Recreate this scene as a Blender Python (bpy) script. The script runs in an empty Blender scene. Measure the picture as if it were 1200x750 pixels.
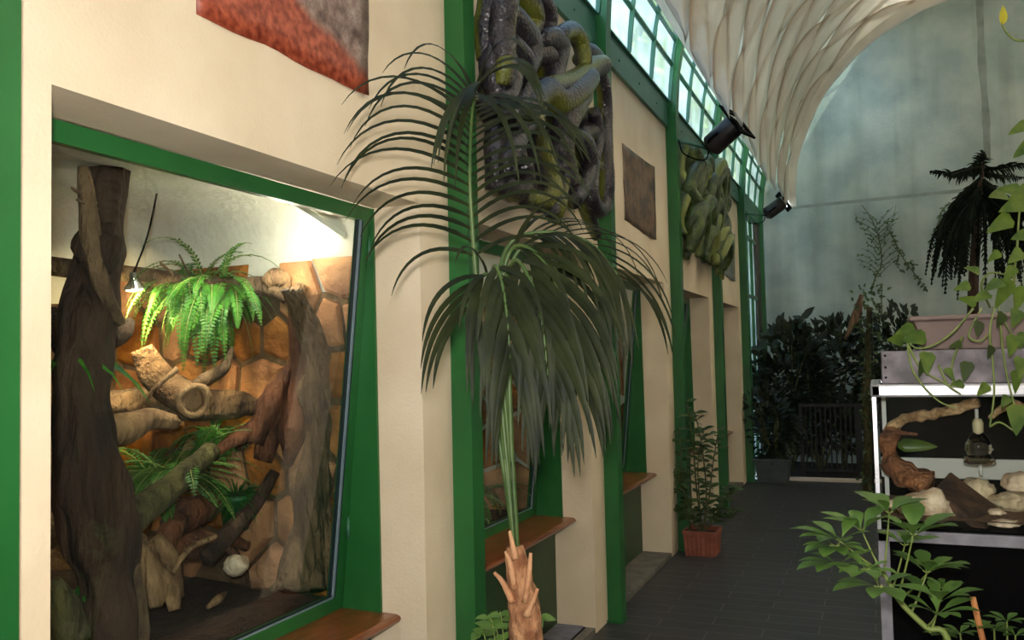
import bpy, bmesh, math, random
from mathutils import Vector, Matrix, noise
V = Vector
PI = math.pi
rnd = random.Random(11)
C = bpy.context.scene.collection
SC = bpy.context.scene

# ------------------------------------------------------------------ camera
FPX, YAW, PIT, ROL = 1007.03, .3992, .0467, -.0226
CAM = V((1.5624, 0, 1.6))
_F = V((-math.sin(YAW)*math.cos(PIT), math.cos(YAW)*math.cos(PIT), math.sin(PIT)))
_R0 = V((math.cos(YAW), math.sin(YAW), 0)); _U0 = _R0.cross(_F)
_R = _R0*math.cos(ROL)+_U0*math.sin(ROL); _U = -_R0*math.sin(ROL)+_U0*math.cos(ROL)
def ray(u, v): return _F+_R*((u-600)/FPX)-_U*((v-375)/FPX)
def ux(u, v, x): d = ray(u, v); return CAM+d*((x-CAM.x)/d.x)      # where a sight line meets a plane of the place
def uy(u, v, y): d = ray(u, v); return CAM+d*((y-CAM.y)/d.y)
def uz(u, v, z): d = ray(u, v); return CAM+d*((z-CAM.z)/d.z)
def ppm(p): return FPX/((V(p)-CAM).dot(_F))                          # scale there, to size things

cd = bpy.data.cameras.new('camera'); co = bpy.data.objects.new('camera', cd); C.objects.link(co)
M3 = Matrix((_R, _U, -_F)).transposed()
co.matrix_world = Matrix.Translation(CAM) @ M3.to_4x4()
cd.sensor_width = 36; cd.lens = FPX/1200*36; cd.clip_start = .05; cd.clip_end = 200
SC.camera = co

# ------------------------------------------------------------------ materials
def lin(c):
    return tuple(((x/255)/12.92 if x/255 <= .04045 else ((x/255+.055)/1.055)**2.4) for x in c)+(1,)
def mat(name, c1, c2=None, rough=.6, scale=8, bump=0, bscale=None, stretch=(1, 1, 1), spec=.5, metal=0, detail=6, trans=0, lo=.35, hi=.65, coat=0, island=0):
    m = bpy.data.materials.new(name); m.use_nodes = True
    nt = m.node_tree; N = nt.nodes; L = nt.links
    b = N['Principled BSDF']; b.inputs['Roughness'].default_value = rough
    b.inputs['Metallic'].default_value = metal
    b.inputs['Specular IOR Level'].default_value = spec
    if coat: b.inputs['Coat Weight'].default_value = coat
    tc = N.new('ShaderNodeTexCoord'); mp = N.new('ShaderNodeMapping'); mp.inputs['Scale'].default_value = stretch
    L.new(tc.outputs['Object'], mp.inputs[0])
    if c2 is None: b.inputs['Base Color'].default_value = lin(c1); col = None
    else:
        t = N.new('ShaderNodeTexNoise'); t.inputs['Scale'].default_value = scale; t.inputs['Detail'].default_value = detail
        L.new(mp.outputs[0], t.inputs['Vector'])
        r = N.new('ShaderNodeValToRGB'); r.color_ramp.elements[0].position = lo; r.color_ramp.elements[1].position = hi
        r.color_ramp.elements[0].color = lin(c1); r.color_ramp.elements[1].color = lin(c2)
        L.new(t.outputs['Fac'], r.inputs[0]); col = r.outputs[0]
        if island:
            g = N.new('ShaderNodeNewGeometry'); h = N.new('ShaderNodeHueSaturation')
            mr = N.new('ShaderNodeMapRange'); mr.inputs['To Min'].default_value = 1-island; mr.inputs['To Max'].default_value = 1+island
            L.new(g.outputs['Random Per Island'], mr.inputs[0]); L.new(mr.outputs[0], h.inputs['Value'])
            if 'stone' in name:
                m3 = N.new('ShaderNodeMapRange'); m3.inputs['To Min'].default_value = 1.2; m3.inputs['To Max'].default_value = .8; L.new(g.outputs['Random Per Island'], m3.inputs[0]); L.new(m3.outputs[0], h.inputs['Saturation']); L.new(col, h.inputs['Color']); col = h.outputs[0]
        L.new(col, b.inputs['Base Color'])
    if bump:
        t2 = N.new('ShaderNodeTexNoise'); t2.inputs['Scale'].default_value = bscale or scale*4; t2.inputs['Detail'].default_value = 5
        L.new(mp.outputs[0], t2.inputs['Vector'])
        bp = N.new('ShaderNodeBump'); bp.inputs['Strength'].default_value = bump; bp.inputs['Distance'].default_value = .05 if 'bark' in name or 'wood' in name else .02
        L.new(t2.outputs['Fac'], bp.inputs['Height']); L.new(bp.outputs[0], b.inputs['Normal'])
    if trans:
        o = N['Material Output']; tr = N.new('ShaderNodeBsdfTranslucent'); mx = N.new('ShaderNodeMixShader'); mx.inputs[0].default_value = trans
        if col is not None: L.new(col, tr.inputs[0])
        else: tr.inputs[0].default_value = lin(c1)
        L.new(b.outputs[0], mx.inputs[1]); L.new(tr.outputs[0], mx.inputs[2]); L.new(mx.outputs[0], o.inputs[0])
    return m
def emat(name, c, s):
    m = bpy.data.materials.new(name); m.use_nodes = True; b = m.node_tree.nodes['Principled BSDF']
    b.inputs['Base Color'].default_value = lin(c); b.inputs['Emission Color'].default_value = lin(c); b.inputs['Emission Strength'].default_value = s
    return m
def glass(name, tint=(245, 250, 248), refl=1.0, frost=0.0):
    m = bpy.data.materials.new(name); m.use_nodes = True; nt = m.node_tree; N = nt.nodes; L = nt.links
    N.remove(N['Principled BSDF']); o = N['Material Output']
    t = N.new('ShaderNodeBsdfTransparent'); t.inputs[0].default_value = lin(tint)
    g = N.new('ShaderNodeBsdfGlossy'); g.inputs['Roughness'].default_value = .03
    f = N.new('ShaderNodeFresnel'); f.inputs[0].default_value = 1.45
    k = N.new('ShaderNodeMath'); k.operation = 'MULTIPLY'; k.inputs[1].default_value = refl
    L.new(f.outputs[0], k.inputs[0])
    mx = N.new('ShaderNodeMixShader'); L.new(k.outputs[0], mx.inputs[0]); L.new(t.outputs[0], mx.inputs[1]); L.new(g.outputs[0], mx.inputs[2])
    out = mx.outputs[0]
    if frost:
        tl = N.new('ShaderNodeBsdfTranslucent'); tl.inputs[0].default_value = (.85, .93, .93, 1)
        tc = N.new('ShaderNodeTexCoord'); nz = N.new('ShaderNodeTexNoise'); nz.inputs['Scale'].default_value = 2.5
        L.new(tc.outputs['Object'], nz.inputs['Vector'])
        mr = N.new('ShaderNodeMapRange'); mr.inputs['From Min'].default_value = .3; mr.inputs['From Max'].default_value = .7
        mr.inputs['To Min'].default_value = frost*.4; mr.inputs['To Max'].default_value = frost
        L.new(nz.outputs['Fac'], mr.inputs[0])
        m2 = N.new('ShaderNodeMixShader'); L.new(mr.outputs[0], m2.inputs[0]); L.new(out, m2.inputs[1]); L.new(tl.outputs[0], m2.inputs[2]); out = m2.outputs[0]
    L.new(out, o.inputs[0]); return m

M = {}
M['plaster'] = mat('beige_render', (224, 205, 175), (235, 218, 190), .85, 3, .12, 90)
M['green'] = mat('green_paint', (28, 90, 40), (35, 104, 48), .38, 2.5, .05, 40)
M['greenbeam'] = mat('grey_green_paint', (52, 100, 78), (62, 112, 88), .4, 3)
M['greendark'] = mat('olive_green_paint', (40, 66, 36), (48, 76, 42), .5, 3)
M['wood'] = mat('varnished_wood', (96, 46, 20), (140, 76, 38), .28, 5, .1, 30, (6, 1, 6), coat=.3)
M['seal'] = mat('dark_rubber', (18, 38, 42), None, .5)
M['sealgrey'] = mat('grey_glazing_strip', (120, 138, 150), None, .4)
M['chrome'] = mat('steel', (190, 192, 196), None, .25, metal=1)
M['pane'] = glass('window_glass', refl=.1)
M['tankglass'] = glass('tank_glass', (252, 254, 253), refl=.4)
M['tankwood'] = mat('tank_brown_wood', (104, 60, 34), (176, 116, 74), .8, 14, 1, 50)
M['tankbark'] = mat('tank_pale_branch', (140, 104, 68), (214, 178, 132), .8, 20, 1, 60)
M['frosted'] = glass('streaky_glass', (150, 160, 160), refl=.5, frost=.45)
M['clear'] = glass('clear_roof_glass', refl=.5, frost=.25)
M['tinted'] = glass('tinted_glass', (112, 124, 120), refl=.5, frost=.12)
M['white'] = mat('white_plaster', (206, 203, 192), (226, 224, 214), .9, 3, .3, 35)
M['soil'] = mat('dark_soil', (22, 14, 9), (50, 33, 22), .95, 18, 1, 60)
M['stone'] = mat('ochre_stone', (112, 62, 30), (190, 128, 68), .85, 5, 1, 22, island=.4, lo=.3, hi=.7)
M['mortar'] = mat('brown_mortar', (70, 50, 32), (108, 84, 56), .95, 10, .8, 40)
M['bark'] = mat('dark_bark', (34, 22, 16), (78, 56, 42), .9, 9, 1, 26, (1, 1, .25))
M['bark2'] = mat('grey_brown_bark', (60, 43, 31), (134, 106, 79), .9, 10, 1, 30, (1, 1, .4))
M['palewood'] = mat('pale_driftwood', (96, 68, 44), (172, 136, 98), .8, 9, .8, 30, (1, 1, .4))
M['redwood'] = mat('red_brown_wood', (60, 32, 20), (124, 74, 46), .8, 9, .9, 24, (1, 1, .4))
M['cork'] = mat('pale_cork', (92, 64, 40), (152, 116, 82), .95, 22, 1, 60)
M['fern'] = mat('fresh_fern_green', (34, 100, 28), (88, 158, 52), .5, 12, trans=.35, island=.3)
M['ferndark'] = mat('deep_fern_green', (24, 74, 26), (70, 130, 50), .5, 12, trans=.3, island=.3)
M['palm'] = mat('palm_green', (26, 33, 18), (46, 53, 27), .55, 10, trans=.15, island=.35, spec=.2)
M['palmstem'] = mat('palm_stalk_green', (58, 84, 40), (84, 106, 54), .45, 10)
M['palmtrunk'] = mat('palm_trunk_fibre', (132, 84, 54), (196, 146, 104), .9, 26, 1, 60, (1, 1, .5))
M['stub'] = mat('dry_leaf_base', (176, 122, 84), (206, 158, 118), .8, 14, .4)
M['leaf'] = mat('shrub_green', (42, 64, 34), (80, 106, 58), .45, 8, trans=.2, island=.35)
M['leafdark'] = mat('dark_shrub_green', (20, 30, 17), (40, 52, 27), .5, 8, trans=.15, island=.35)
M['leafmid'] = mat('umbrella_leaf_green', (66, 100, 40), (104, 138, 66), .38, 8, trans=.25, island=.2)
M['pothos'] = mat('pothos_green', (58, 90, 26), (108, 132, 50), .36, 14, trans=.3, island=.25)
M['pothosdark'] = mat('pothos_painted_shade_green', (46, 62, 26), (66, 84, 36), .4, 14, trans=.25)  # darker copy of the pothos green, shade painted into the colour
M['yellowleaf'] = mat('yellow_leaf', (196, 186, 40), (214, 204, 70), .4, 14, trans=.3)
M['stem'] = mat('green_stem', (104, 122, 56), (130, 144, 74), .5, 12)
M['vinestem'] = mat('brown_stem', (64, 66, 40), (98, 100, 60), .7, 20)
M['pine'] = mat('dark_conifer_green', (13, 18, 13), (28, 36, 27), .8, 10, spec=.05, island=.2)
M['outleaf'] = mat('sunlit_leaf', (120, 150, 50), (190, 205, 90), .5, 5, trans=.5, island=.3)
M['terra'] = mat('terracotta', (128, 70, 54), (150, 88, 68), .85, 12, .3, 50)
M['planter'] = mat('dusty_pink_plastic', (120, 101, 95), (134, 114, 107), .6, 10)
M['greyplast'] = mat('slate_grey_plastic', (66, 74, 78), (80, 88, 90), .6, 8)
M['greenplast'] = mat('green_plastic', (20, 92, 40), None, .4)
M['black'] = mat('matt_black', (7, 7, 8), (12, 11, 12), .8, 8, spec=.05)
M['blackgloss'] = mat('worn_black_metal', (22, 20, 22), (44, 38, 38), .42, 14)
M['fence'] = mat('black_fence_metal', (12, 13, 13), None, .6)
M['alu'] = mat('brushed_aluminium', (196, 196, 202), (214, 214, 220), .35, 6, 0, None, (1, 30, 30), metal=.55)
M['alugrey'] = mat('dull_aluminium', (126, 124, 134), (146, 144, 154), .5, 20, metal=.3)
M['sheet'] = mat('weathered_zinc_sheet', (62, 56, 60), (134, 124, 130), .5, 11, metal=.1, lo=.38, hi=.66)
M['whitepanel'] = mat('white_panel', (208, 208, 202), None, .5)
M['rock'] = mat('pale_rock', (176, 142, 110), (244, 224, 198), .9, 14, .8, 30)
M['rockgrey'] = mat('grey_rock', (158, 136, 106), (228, 208, 174), .9, 14, .8, 30)
M['slate'] = mat('brown_slate', (46, 32, 24), (92, 64, 44), .8, 16, .8, 30)
M['sand'] = mat('brown_sand', (96, 66, 44), (130, 94, 64), .95, 60, .7, 120)
M['cream'] = mat('cream_ceramic', (214, 200, 160), None, .4)
M['bamboo'] = mat('orange_cane', (176, 110, 62), (200, 136, 84), .5, 10)
M['concrete'] = mat('grey_tile', (96, 92, 84), (120, 115, 106), .8, 12, .3, 40)
M['whitestep'] = mat('white_step_edge', (206, 196, 186), None, .7)
M['tube'] = emat('lit_tube', (255, 244, 220), 22)
M['bulb'] = emat('lit_bulb', (255, 226, 170), 30)
M['bulbblue'] = emat('lit_cool_lamp', (214, 240, 255), 25)
M['ground'] = mat('outside_ground', (90, 96, 60), (120, 116, 84), .95, 3)
M['moss'] = mat('mossy_bark', (52, 48, 26), (92, 86, 48), .9, 10, 1, 26, (1, 1, .4))

# fabric with soft pleats
def fabric():
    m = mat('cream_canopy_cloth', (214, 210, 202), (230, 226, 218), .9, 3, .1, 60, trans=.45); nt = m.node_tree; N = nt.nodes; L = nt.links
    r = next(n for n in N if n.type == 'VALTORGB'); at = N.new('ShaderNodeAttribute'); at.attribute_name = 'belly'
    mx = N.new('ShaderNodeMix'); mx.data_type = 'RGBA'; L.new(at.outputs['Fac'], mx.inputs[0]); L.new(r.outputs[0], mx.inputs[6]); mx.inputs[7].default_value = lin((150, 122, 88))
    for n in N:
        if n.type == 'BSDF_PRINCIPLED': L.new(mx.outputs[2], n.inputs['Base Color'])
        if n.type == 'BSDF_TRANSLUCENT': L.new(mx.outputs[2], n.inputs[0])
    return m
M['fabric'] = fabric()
M['glow_backing'] = mat('warm_glow_backing_cloth', (224, 212, 190), (236, 226, 208), .9, 3, trans=.5)  # added backing layer; its warm tint imitates sunlight glowing through the gaps
def slate_floor():
    m = bpy.data.materials.new('slate_floor_tiles'); m.use_nodes = True; nt = m.node_tree; N = nt.nodes; L = nt.links; b = N['Principled BSDF']
    tc = N.new('ShaderNodeTexCoord'); br = N.new('ShaderNodeTexBrick')
    br.inputs['Scale'].default_value = 1; br.inputs['Brick Width'].default_value = .6; br.inputs['Row Height'].default_value = .15
    br.inputs['Mortar Size'].default_value = .0035; br.inputs['Mortar Smooth'].default_value = .3
    br.inputs['Color1'].default_value = lin((54, 55, 59)); br.inputs['Color2'].default_value = lin((64, 65, 69)); br.inputs['Mortar'].default_value = lin((112, 110, 106))
    L.new(tc.outputs['Object'], br.inputs['Vector'])
    nz = N.new('ShaderNodeTexNoise'); nz.inputs['Scale'].default_value = 3; nz.inputs['Detail'].default_value = 8; L.new(tc.outputs['Object'], nz.inputs['Vector'])
    mx = N.new('ShaderNodeMix'); mx.data_type = 'RGBA'; mx.blend_type = 'MULTIPLY'; mx.inputs[0].default_value = .5
    L.new(br.outputs['Color'], mx.inputs[6]); 
    rp = N.new('ShaderNodeValToRGB'); rp.color_ramp.elements[0].position = .3; rp.color_ramp.elements[0].color = (.5, .5, .5, 1); rp.color_ramp.elements[1].position = .7
    L.new(nz.outputs['Fac'], rp.inputs[0]); L.new(rp.outputs[0], mx.inputs[7]); L.new(mx.outputs[2], b.inputs['Base Color'])
    b.inputs['Roughness'].default_value = .5
    bp = N.new('ShaderNodeBump'); bp.inputs['Strength'].default_value = .25; bp.inputs['Distance'].default_value = .01
    n2 = N.new('ShaderNodeTexNoise'); n2.inputs['Scale'].default_value = 14; L.new(tc.outputs['Object'], n2.inputs['Vector'])
    L.new(n2.outputs['Fac'], bp.inputs['Height']); L.new(bp.outputs[0], b.inputs['Normal'])
    return m
M['floor'] = slate_floor()
def teal_wall():
    m = bpy.data.materials.new('stained_teal_paint'); m.use_nodes = True; nt = m.node_tree; N = nt.nodes; L = nt.links; b = N['Principled BSDF']
    b.inputs['Roughness'].default_value = .9
    tc = N.new('ShaderNodeTexCoord')
    n1 = N.new('ShaderNodeTexNoise'); n1.inputs['Scale'].default_value = 2.2; n1.inputs['Detail'].default_value = 8; L.new(tc.outputs['Object'], n1.inputs['Vector'])
    r1 = N.new('ShaderNodeValToRGB'); r1.color_ramp.elements[0].position = .35; r1.color_ramp.elements[1].position = .68
    r1.color_ramp.elements[0].color = lin((146, 160, 157)); r1.color_ramp.elements[1].color = lin((176, 186, 179)); L.new(n1.outputs['Fac'], r1.inputs[0])
    mp = N.new('ShaderNodeMapping'); mp.inputs['Scale'].default_value = (1.5, 1, .12); L.new(tc.outputs['Object'], mp.inputs[0])
    n2 = N.new('ShaderNodeTexNoise'); n2.inputs['Scale'].default_value = 2.2; n2.inputs['Detail'].default_value = 3; L.new(mp.outputs[0], n2.inputs['Vector'])
    r2 = N.new('ShaderNodeValToRGB'); r2.color_ramp.elements[0].position = .3; r2.color_ramp.elements[1].position = .5
    r2.color_ramp.elements[0].color = (.78, .79, .76, 1); r2.color_ramp.elements[1].color = (1, 1, 1, 1); L.new(n2.outputs['Fac'], r2.inputs[0])
    mx = N.new('ShaderNodeMix'); mx.data_type = 'RGBA'; mx.blend_type = 'MULTIPLY'; mx.inputs[0].default_value = 1
    L.new(r1.outputs[0], mx.inputs[6]); L.new(r2.outputs[0], mx.inputs[7])
    L.new(mx.outputs[2], b.inputs['Base Color'])
    bp = N.new('ShaderNodeBump'); bp.inputs['Strength'].default_value = .2; bp.inputs['Distance'].default_value = .02
    n3 = N.new('ShaderNodeTexNoise'); n3.inputs['Scale'].default_value = 30; L.new(tc.outputs['Object'], n3.inputs['Vector']); L.new(n3.outputs['Fac'], bp.inputs['Height']); L.new(bp.outputs[0], b.inputs['Normal'])
    return m
M['teal'] = teal_wall()
M['stain'] = mat('dark_water_stain', (118, 128, 122), (140, 150, 144), .9, 4)
def snake_mat(name, back1, back2, belly):
    m = bpy.data.materials.new(name); m.use_nodes = True; nt = m.node_tree; N = nt.nodes; L = nt.links; b = N['Principled BSDF']
    tc = N.new('ShaderNodeTexCoord'); nz = N.new('ShaderNodeTexNoise'); nz.inputs['Scale'].default_value = 14; L.new(tc.outputs['Object'], nz.inputs['Vector'])
    r = N.new('ShaderNodeValToRGB'); r.color_ramp.elements[0].position = .35; r.color_ramp.elements[1].position = .7
    r.color_ramp.elements[0].color = lin(back1); r.color_ramp.elements[1].color = lin(back2); L.new(nz.outputs['Fac'], r.inputs[0])
    at = N.new('ShaderNodeAttribute'); at.attribute_name = 'belly'
    mx = N.new('ShaderNodeMix'); mx.data_type = 'RGBA'; L.new(at.outputs['Fac'], mx.inputs[0]); L.new(r.outputs[0], mx.inputs[6]); mx.inputs[7].default_value = lin(belly)
    L.new(mx.outputs[2], b.inputs['Base Color']); b.inputs['Roughness'].default_value = .3
    vo = N.new('ShaderNodeTexVoronoi'); vo.inputs['Scale'].default_value = 70; L.new(tc.outputs['Object'], vo.inputs['Vector'])
    bp = N.new('ShaderNodeBump'); bp.inputs['Strength'].default_value = .45; bp.inputs['Distance'].default_value = .01; L.new(vo.outputs['Distance'], bp.inputs['Height']); L.new(bp.outputs[0], b.inputs['Normal'])
    return m
M['snakeblack'] = snake_mat('black_snake_paint', (28, 25, 30), (60, 55, 61), (98, 102, 36))
M['snakegreen'] = snake_mat('green_snake_paint', (38, 54, 26), (80, 98, 48), (128, 138, 76))
def photo_mat(name, cols, scale, seed, band=None):
    # a printed photograph: mottled colours in bands
    m = bpy.data.materials.new(name); m.use_nodes = True; nt = m.node_tree; N = nt.nodes; L = nt.links; b = N['Principled BSDF']; b.inputs['Roughness'].default_value = .45
    tc = N.new('ShaderNodeTexCoord'); mp = N.new('ShaderNodeMapping'); mp.inputs['Location'].default_value = (seed, seed*2, 0); L.new(tc.outputs['Object'], mp.inputs[0])
    n1 = N.new('ShaderNodeTexNoise'); n1.inputs['Scale'].default_value = scale; n1.inputs['Detail'].default_value = 12; n1.inputs['Roughness'].default_value = .75; L.new(mp.outputs[0], n1.inputs['Vector'])
    r = N.new('ShaderNodeValToRGB'); el = r.color_ramp.elements
    el[0].position = .36; el[0].color = lin(cols[0]); el[1].position = .64; el[1].color = lin(cols[-1])
    for i, c in enumerate(cols[1:-1]):
        e = el.new(.36+.28*(i+1)/(len(cols)-1)); e.color = lin(c)
    L.new(n1.outputs['Fac'], r.inputs[0]); out = r.outputs[0]
    if band:
        sx = N.new('ShaderNodeSeparateXYZ'); L.new(tc.outputs['Object'], sx.inputs[0])
        n2 = N.new('ShaderNodeTexNoise'); n2.inputs['Scale'].default_value = 5; n2.inputs['Detail'].default_value = 8; L.new(mp.outputs[0], n2.inputs['Vector'])
        e1 = N.new('ShaderNodeMath'); e1.operation = 'MULTIPLY_ADD'; L.new(sx.outputs['Y'], e1.inputs[0]); e1.inputs[1].default_value = band[1]; L.new(sx.outputs['Z'], e1.inputs[2])
        e2 = N.new('ShaderNodeMath'); e2.operation = 'MULTIPLY_ADD'; L.new(n2.outputs['Fac'], e2.inputs[0]); e2.inputs[1].default_value = .12; L.new(e1.outputs[0], e2.inputs[2])
        mr = N.new('ShaderNodeMapRange'); L.new(e2.outputs[0], mr.inputs[0]); mr.inputs['From Min'].default_value = band[0]; mr.inputs['From Max'].default_value = band[0]+.05
        n3 = N.new('ShaderNodeTexNoise'); n3.inputs['Scale'].default_value = 40; n3.inputs['Detail'].default_value = 6; L.new(mp.outputs[0], n3.inputs['Vector'])
        r3 = N.new('ShaderNodeValToRGB'); r3.color_ramp.elements[0].position = .35; r3.color_ramp.elements[1].position = .7
        r3.color_ramp.elements[0].color = lin(band[2]); r3.color_ramp.elements[1].color = lin(band[3]); L.new(n3.outputs['Fac'], r3.inputs[0])
        mx = N.new('ShaderNodeMix'); mx.data_type = 'RGBA'; L.new(mr.outputs[0], mx.inputs[0]); L.new(r3.outputs[0], mx.inputs[6]); L.new(out, mx.inputs[7]); out = mx.outputs[2]
    L.new(out, b.inputs['Base Color']); return m

# ------------------------------------------------------------------ mesh helpers
def catmull(pts, n=6):
    P = [V(p) for p in pts]
    if len(P) < 3: return [P[0].lerp(P[-1], i/n) for i in range(n+1)]
    Q = [P[0]*2-P[1]]+P+[P[-1]*2-P[-2]]; out = []
    for i in range(1, len(Q)-2):
        a, b, c, d = Q[i-1:i+3]
        for k in range(n):
            t = k/n
            out.append(.5*((2*b)+(c-a)*t+(2*a-5*b+4*c-d)*t*t+(3*b-a-3*c+d)*t**3))
    out.append(P[-1]); return out
def lerpl(l, t):
    x = t*(len(l)-1); i = min(int(x), len(l)-2); return l[i]+(l[i+1]-l[i])*(x-i)
class MB:
    def __init__(s): s.v = []; s.f = []; s.a = {}
    def box(s, x0, x1, y0, y1, z0, z1):
        b = len(s.v); s.v += [V((x, y, z)) for x in (x0, x1) for y in (y0, y1) for z in (z0, z1)]
        s.f += [tuple(b+i for i in q) for q in ((0, 1, 3, 2), (4, 6, 7, 5), (0, 4, 5, 1), (2, 3, 7, 6), (0, 2, 6, 4), (1, 5, 7, 3))]; return s
    def obox(s, c, ax, ay, az):
        b = len(s.v); s.v += [V(c)+V(ax)*i+V(ay)*j+V(az)*k for i in (-1, 1) for j in (-1, 1) for k in (-1, 1)]
        s.f += [tuple(b+i for i in q) for q in ((0, 1, 3, 2), (4, 6, 7, 5), (0, 4, 5, 1), (2, 3, 7, 6), (0, 2, 6, 4), (1, 5, 7, 3))]; return s
    def quad(s, a, b, c, d): n = len(s.v); s.v += [V(a), V(b), V(c), V(d)]; s.f.append((n, n+1, n+2, n+3)); return s
    def prism(s, poly, off):
        n = len(s.v); k = len(poly); off = V(off); s.v += [V(p) for p in poly]+[V(p)+off for p in poly]
        s.f.append(tuple(range(n, n+k))); s.f.append(tuple(range(n+2*k-1, n+k-1, -1)))
        for i in range(k): j = (i+1) % k; s.f.append((n+i, n+k+i, n+k+j, n+j))
        return s
    def tube(s, pts, rad, n=8, smooth=5, rough=0, freq=8, ridge=0, cap=True, belly=False, flat=1.0, open_end=False, ridges=7):
        P = catmull(pts, smooth) if smooth and len(pts) > 2 else [V(p) for p in pts]
        if not isinstance(rad, (list, tuple)): rad = [rad, rad]
        b = len(s.v); m = len(P); N = None
        seed = V((rnd.random()*50, rnd.random()*50, 0)) if rough or ridge else None
        for i, p in enumerate(P):
            T = (P[min(i+1, m-1)]-P[max(i-1, 0)])
            T = T.normalized() if T.length > 1e-9 else V((0, 0, 1))
            if N is None: N = T.cross(V((0, 0, 1)) if abs(T.z) < .9 else V((1, 0, 0))).normalized()
            N = (N-T*N.dot(T)); N = N.normalized() if N.length > 1e-6 else T.orthogonal().normalized()
            B = T.cross(N); r = lerpl(list(rad), i/max(1, m-1))
            for k in range(n):
                a = 2*PI*k/n; rr = r
                d = N*math.cos(a)+B*math.sin(a)*flat
                if rough: rr *= 1+rough*noise.noise((p+d*r)*freq+seed)
                if ridge: rr *= 1+ridge*math.sin(a*ridges+3*noise.noise(p*3+seed)+i*.12)
                if belly: s.a[len(s.v)] = max(0, min(1, (math.cos(a-belly)-.55)*4))
                s.v.append(p+d*rr)
        for i in range(m-1):
            for k in range(n):
                k2 = (k+1) % n; s.f.append((b+i*n+k, b+i*n+k2, b+(i+1)*n+k2, b+(i+1)*n+k))
        if cap:
            s.f.append(tuple(b+k for k in range(n-1, -1, -1)))
            if not open_end: s.f.append(tuple(b+(m-1)*n+k for k in range(n)))
        return s
    def lathe(s, prof, n=20, loc=(0, 0, 0), axis=(0, 0, 1), wob=0):
        A = V(axis).normalized(); X = A.orthogonal().normalized(); Y = A.cross(X); b = len(s.v); L = V(loc)
        for r, z in prof:
            for k in range(n):
                a = 2*PI*k/n; rr = r*(1+wob*math.cos(a*n/2)); s.v.append(L+A*z+X*rr*math.cos(a)+Y*rr*math.sin(a))
        for i in range(len(prof)-1):
            for k in range(n): k2 = (k+1) % n; s.f.append((b+i*n+k, b+i*n+k2, b+(i+1)*n+k2, b+(i+1)*n+k))
        if prof[0][0] > 1e-5: s.f.append(tuple(b+k for k in range(n-1, -1, -1)))
        if prof[-1][0] > 1e-5: s.f.append(tuple(b+(len(prof)-1)*n+k for k in range(n)))
        return s
    def blade(s, P, W, ref, fold=.2):
        # a leaf strip along P, half widths W (function of t), creased along the middle
        b = len(s.v); m = len(P)
        for i, p in enumerate(P):
            T = (P[min(i+1, m-1)]-P[max(i-1, 0)]).normalized()
            S = T.cross(ref); S = S.normalized() if S.length > 1e-5 else T.orthogonal().normalized()
            Nn = S.cross(T); w = W(i/(m-1))
            s.v += [p-S*w+Nn*w*fold, p, p+S*w+Nn*w*fold]
        for i in range(m-1):
            q = b+3*i; s.f += [(q, q+1, q+4, q+3), (q+1, q+2, q+5, q+4)]
        return s
    def leaf(s, base, d, length, width, up=V((0, 0, 1)), droop=.5, seg=5, shape='ovate', fold=.15):
        d = V(d).normalized(); P = [V(base)]; st = length/seg; dd = d.copy()
        for i in range(seg):
            P.append(P[-1]+dd*st); dd = (dd+V((0, 0, -droop/seg))).normalized()
        W = {'ovate': lambda t: width/2*max(.04, math.sin(PI*min(1, t**.75*1.0))),
             'heart': lambda t: width/2*max(.02, (1-t)**.75*min(1, .55+3*t)) if t > 0 else width*.22,
             'obovate': lambda t: width/2*max(.06, math.sin(PI*min(1, t**1.4))),
             'strap': lambda t: width/2*max(.05, min(1, t*6+.35)*(1-t**3))}[shape]
        return s.blade(P, W, up, fold)
    def blob(s, c, r, seed=0, amp=.25, freq=1.3, sub=3, flat=(1, 1, 1), rot=0):
        bm = bmesh.new(); bmesh.ops.create_icosphere(bm, subdivisions=sub, radius=1)
        b = len(s.v); sv = V((seed*7.1, seed*3.3, seed*1.7)); R = Matrix.Rotation(rot, 3, 'Z')
        bm.verts.ensure_lookup_table()
        for v in bm.verts:
            p = v.co.normalized(); k = 1+amp*noise.noise(p*freq+sv)+amp*.5*noise.noise(p*freq*3+sv)+amp*.28*noise.noise(p*freq*8+sv)
            s.v.append(V(c)+R @ V((p.x*flat[0], p.y*flat[1], p.z*flat[2]))*r*k)
        s.f += [tuple(b+v.index for v in f.verts) for f in bm.faces]; bm.free(); return s
    def build(s, name, m, parent=None, smooth=True, bevel=0, off=None, solid=0):
        me = bpy.data.meshes.new(name); o = V((0, 0, 0))
        if parent is not None:
            q = parent
            while q is not None: o = o+V(q.location); q = q.parent
        if off is not None: o = V(off)
        me.from_pydata([tuple(v-o) for v in s.v], [], s.f)
        if s.a:
            at = me.attributes.new('belly', 'FLOAT', 'POINT')
            for i, x in s.a.items(): at.data[i].value = x
        me.update()
        if smooth:
            for p in me.polygons: p.use_smooth = True
        me.materials.append(M[m] if isinstance(m, str) else m)
        ob = bpy.data.objects.new(name, me); C.objects.link(ob)
        if parent is not None: ob.parent = parent
        elif off is not None: ob.location = off
        if bevel:
            bv = ob.modifiers.new('bevel', 'BEVEL'); bv.width = bevel; bv.segments = 2; bv.limit_method = 'ANGLE'
        if solid:
            so = ob.modifiers.new('thickness', 'SOLIDIFY'); so.thickness = solid; so.offset = 0
        if smooth and not bevel:
            pass
        return ob
def tag(o, label=None, cat=None, group=None, kind=None):
    if label: o['label'] = label
    if cat: o['category'] = cat
    if group: o['group'] = group
    if kind: o['kind'] = kind
    return o
def thing(name, label, cat, loc=(0, 0, 0), group=None):
    o = bpy.data.objects.new(name, None); C.objects.link(o); o.location = loc; o.empty_display_size = .1
    return tag(o, label, cat, group)
def struct(o, label=None, cat=None): return tag(o, label, cat, None, 'structure')
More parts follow.
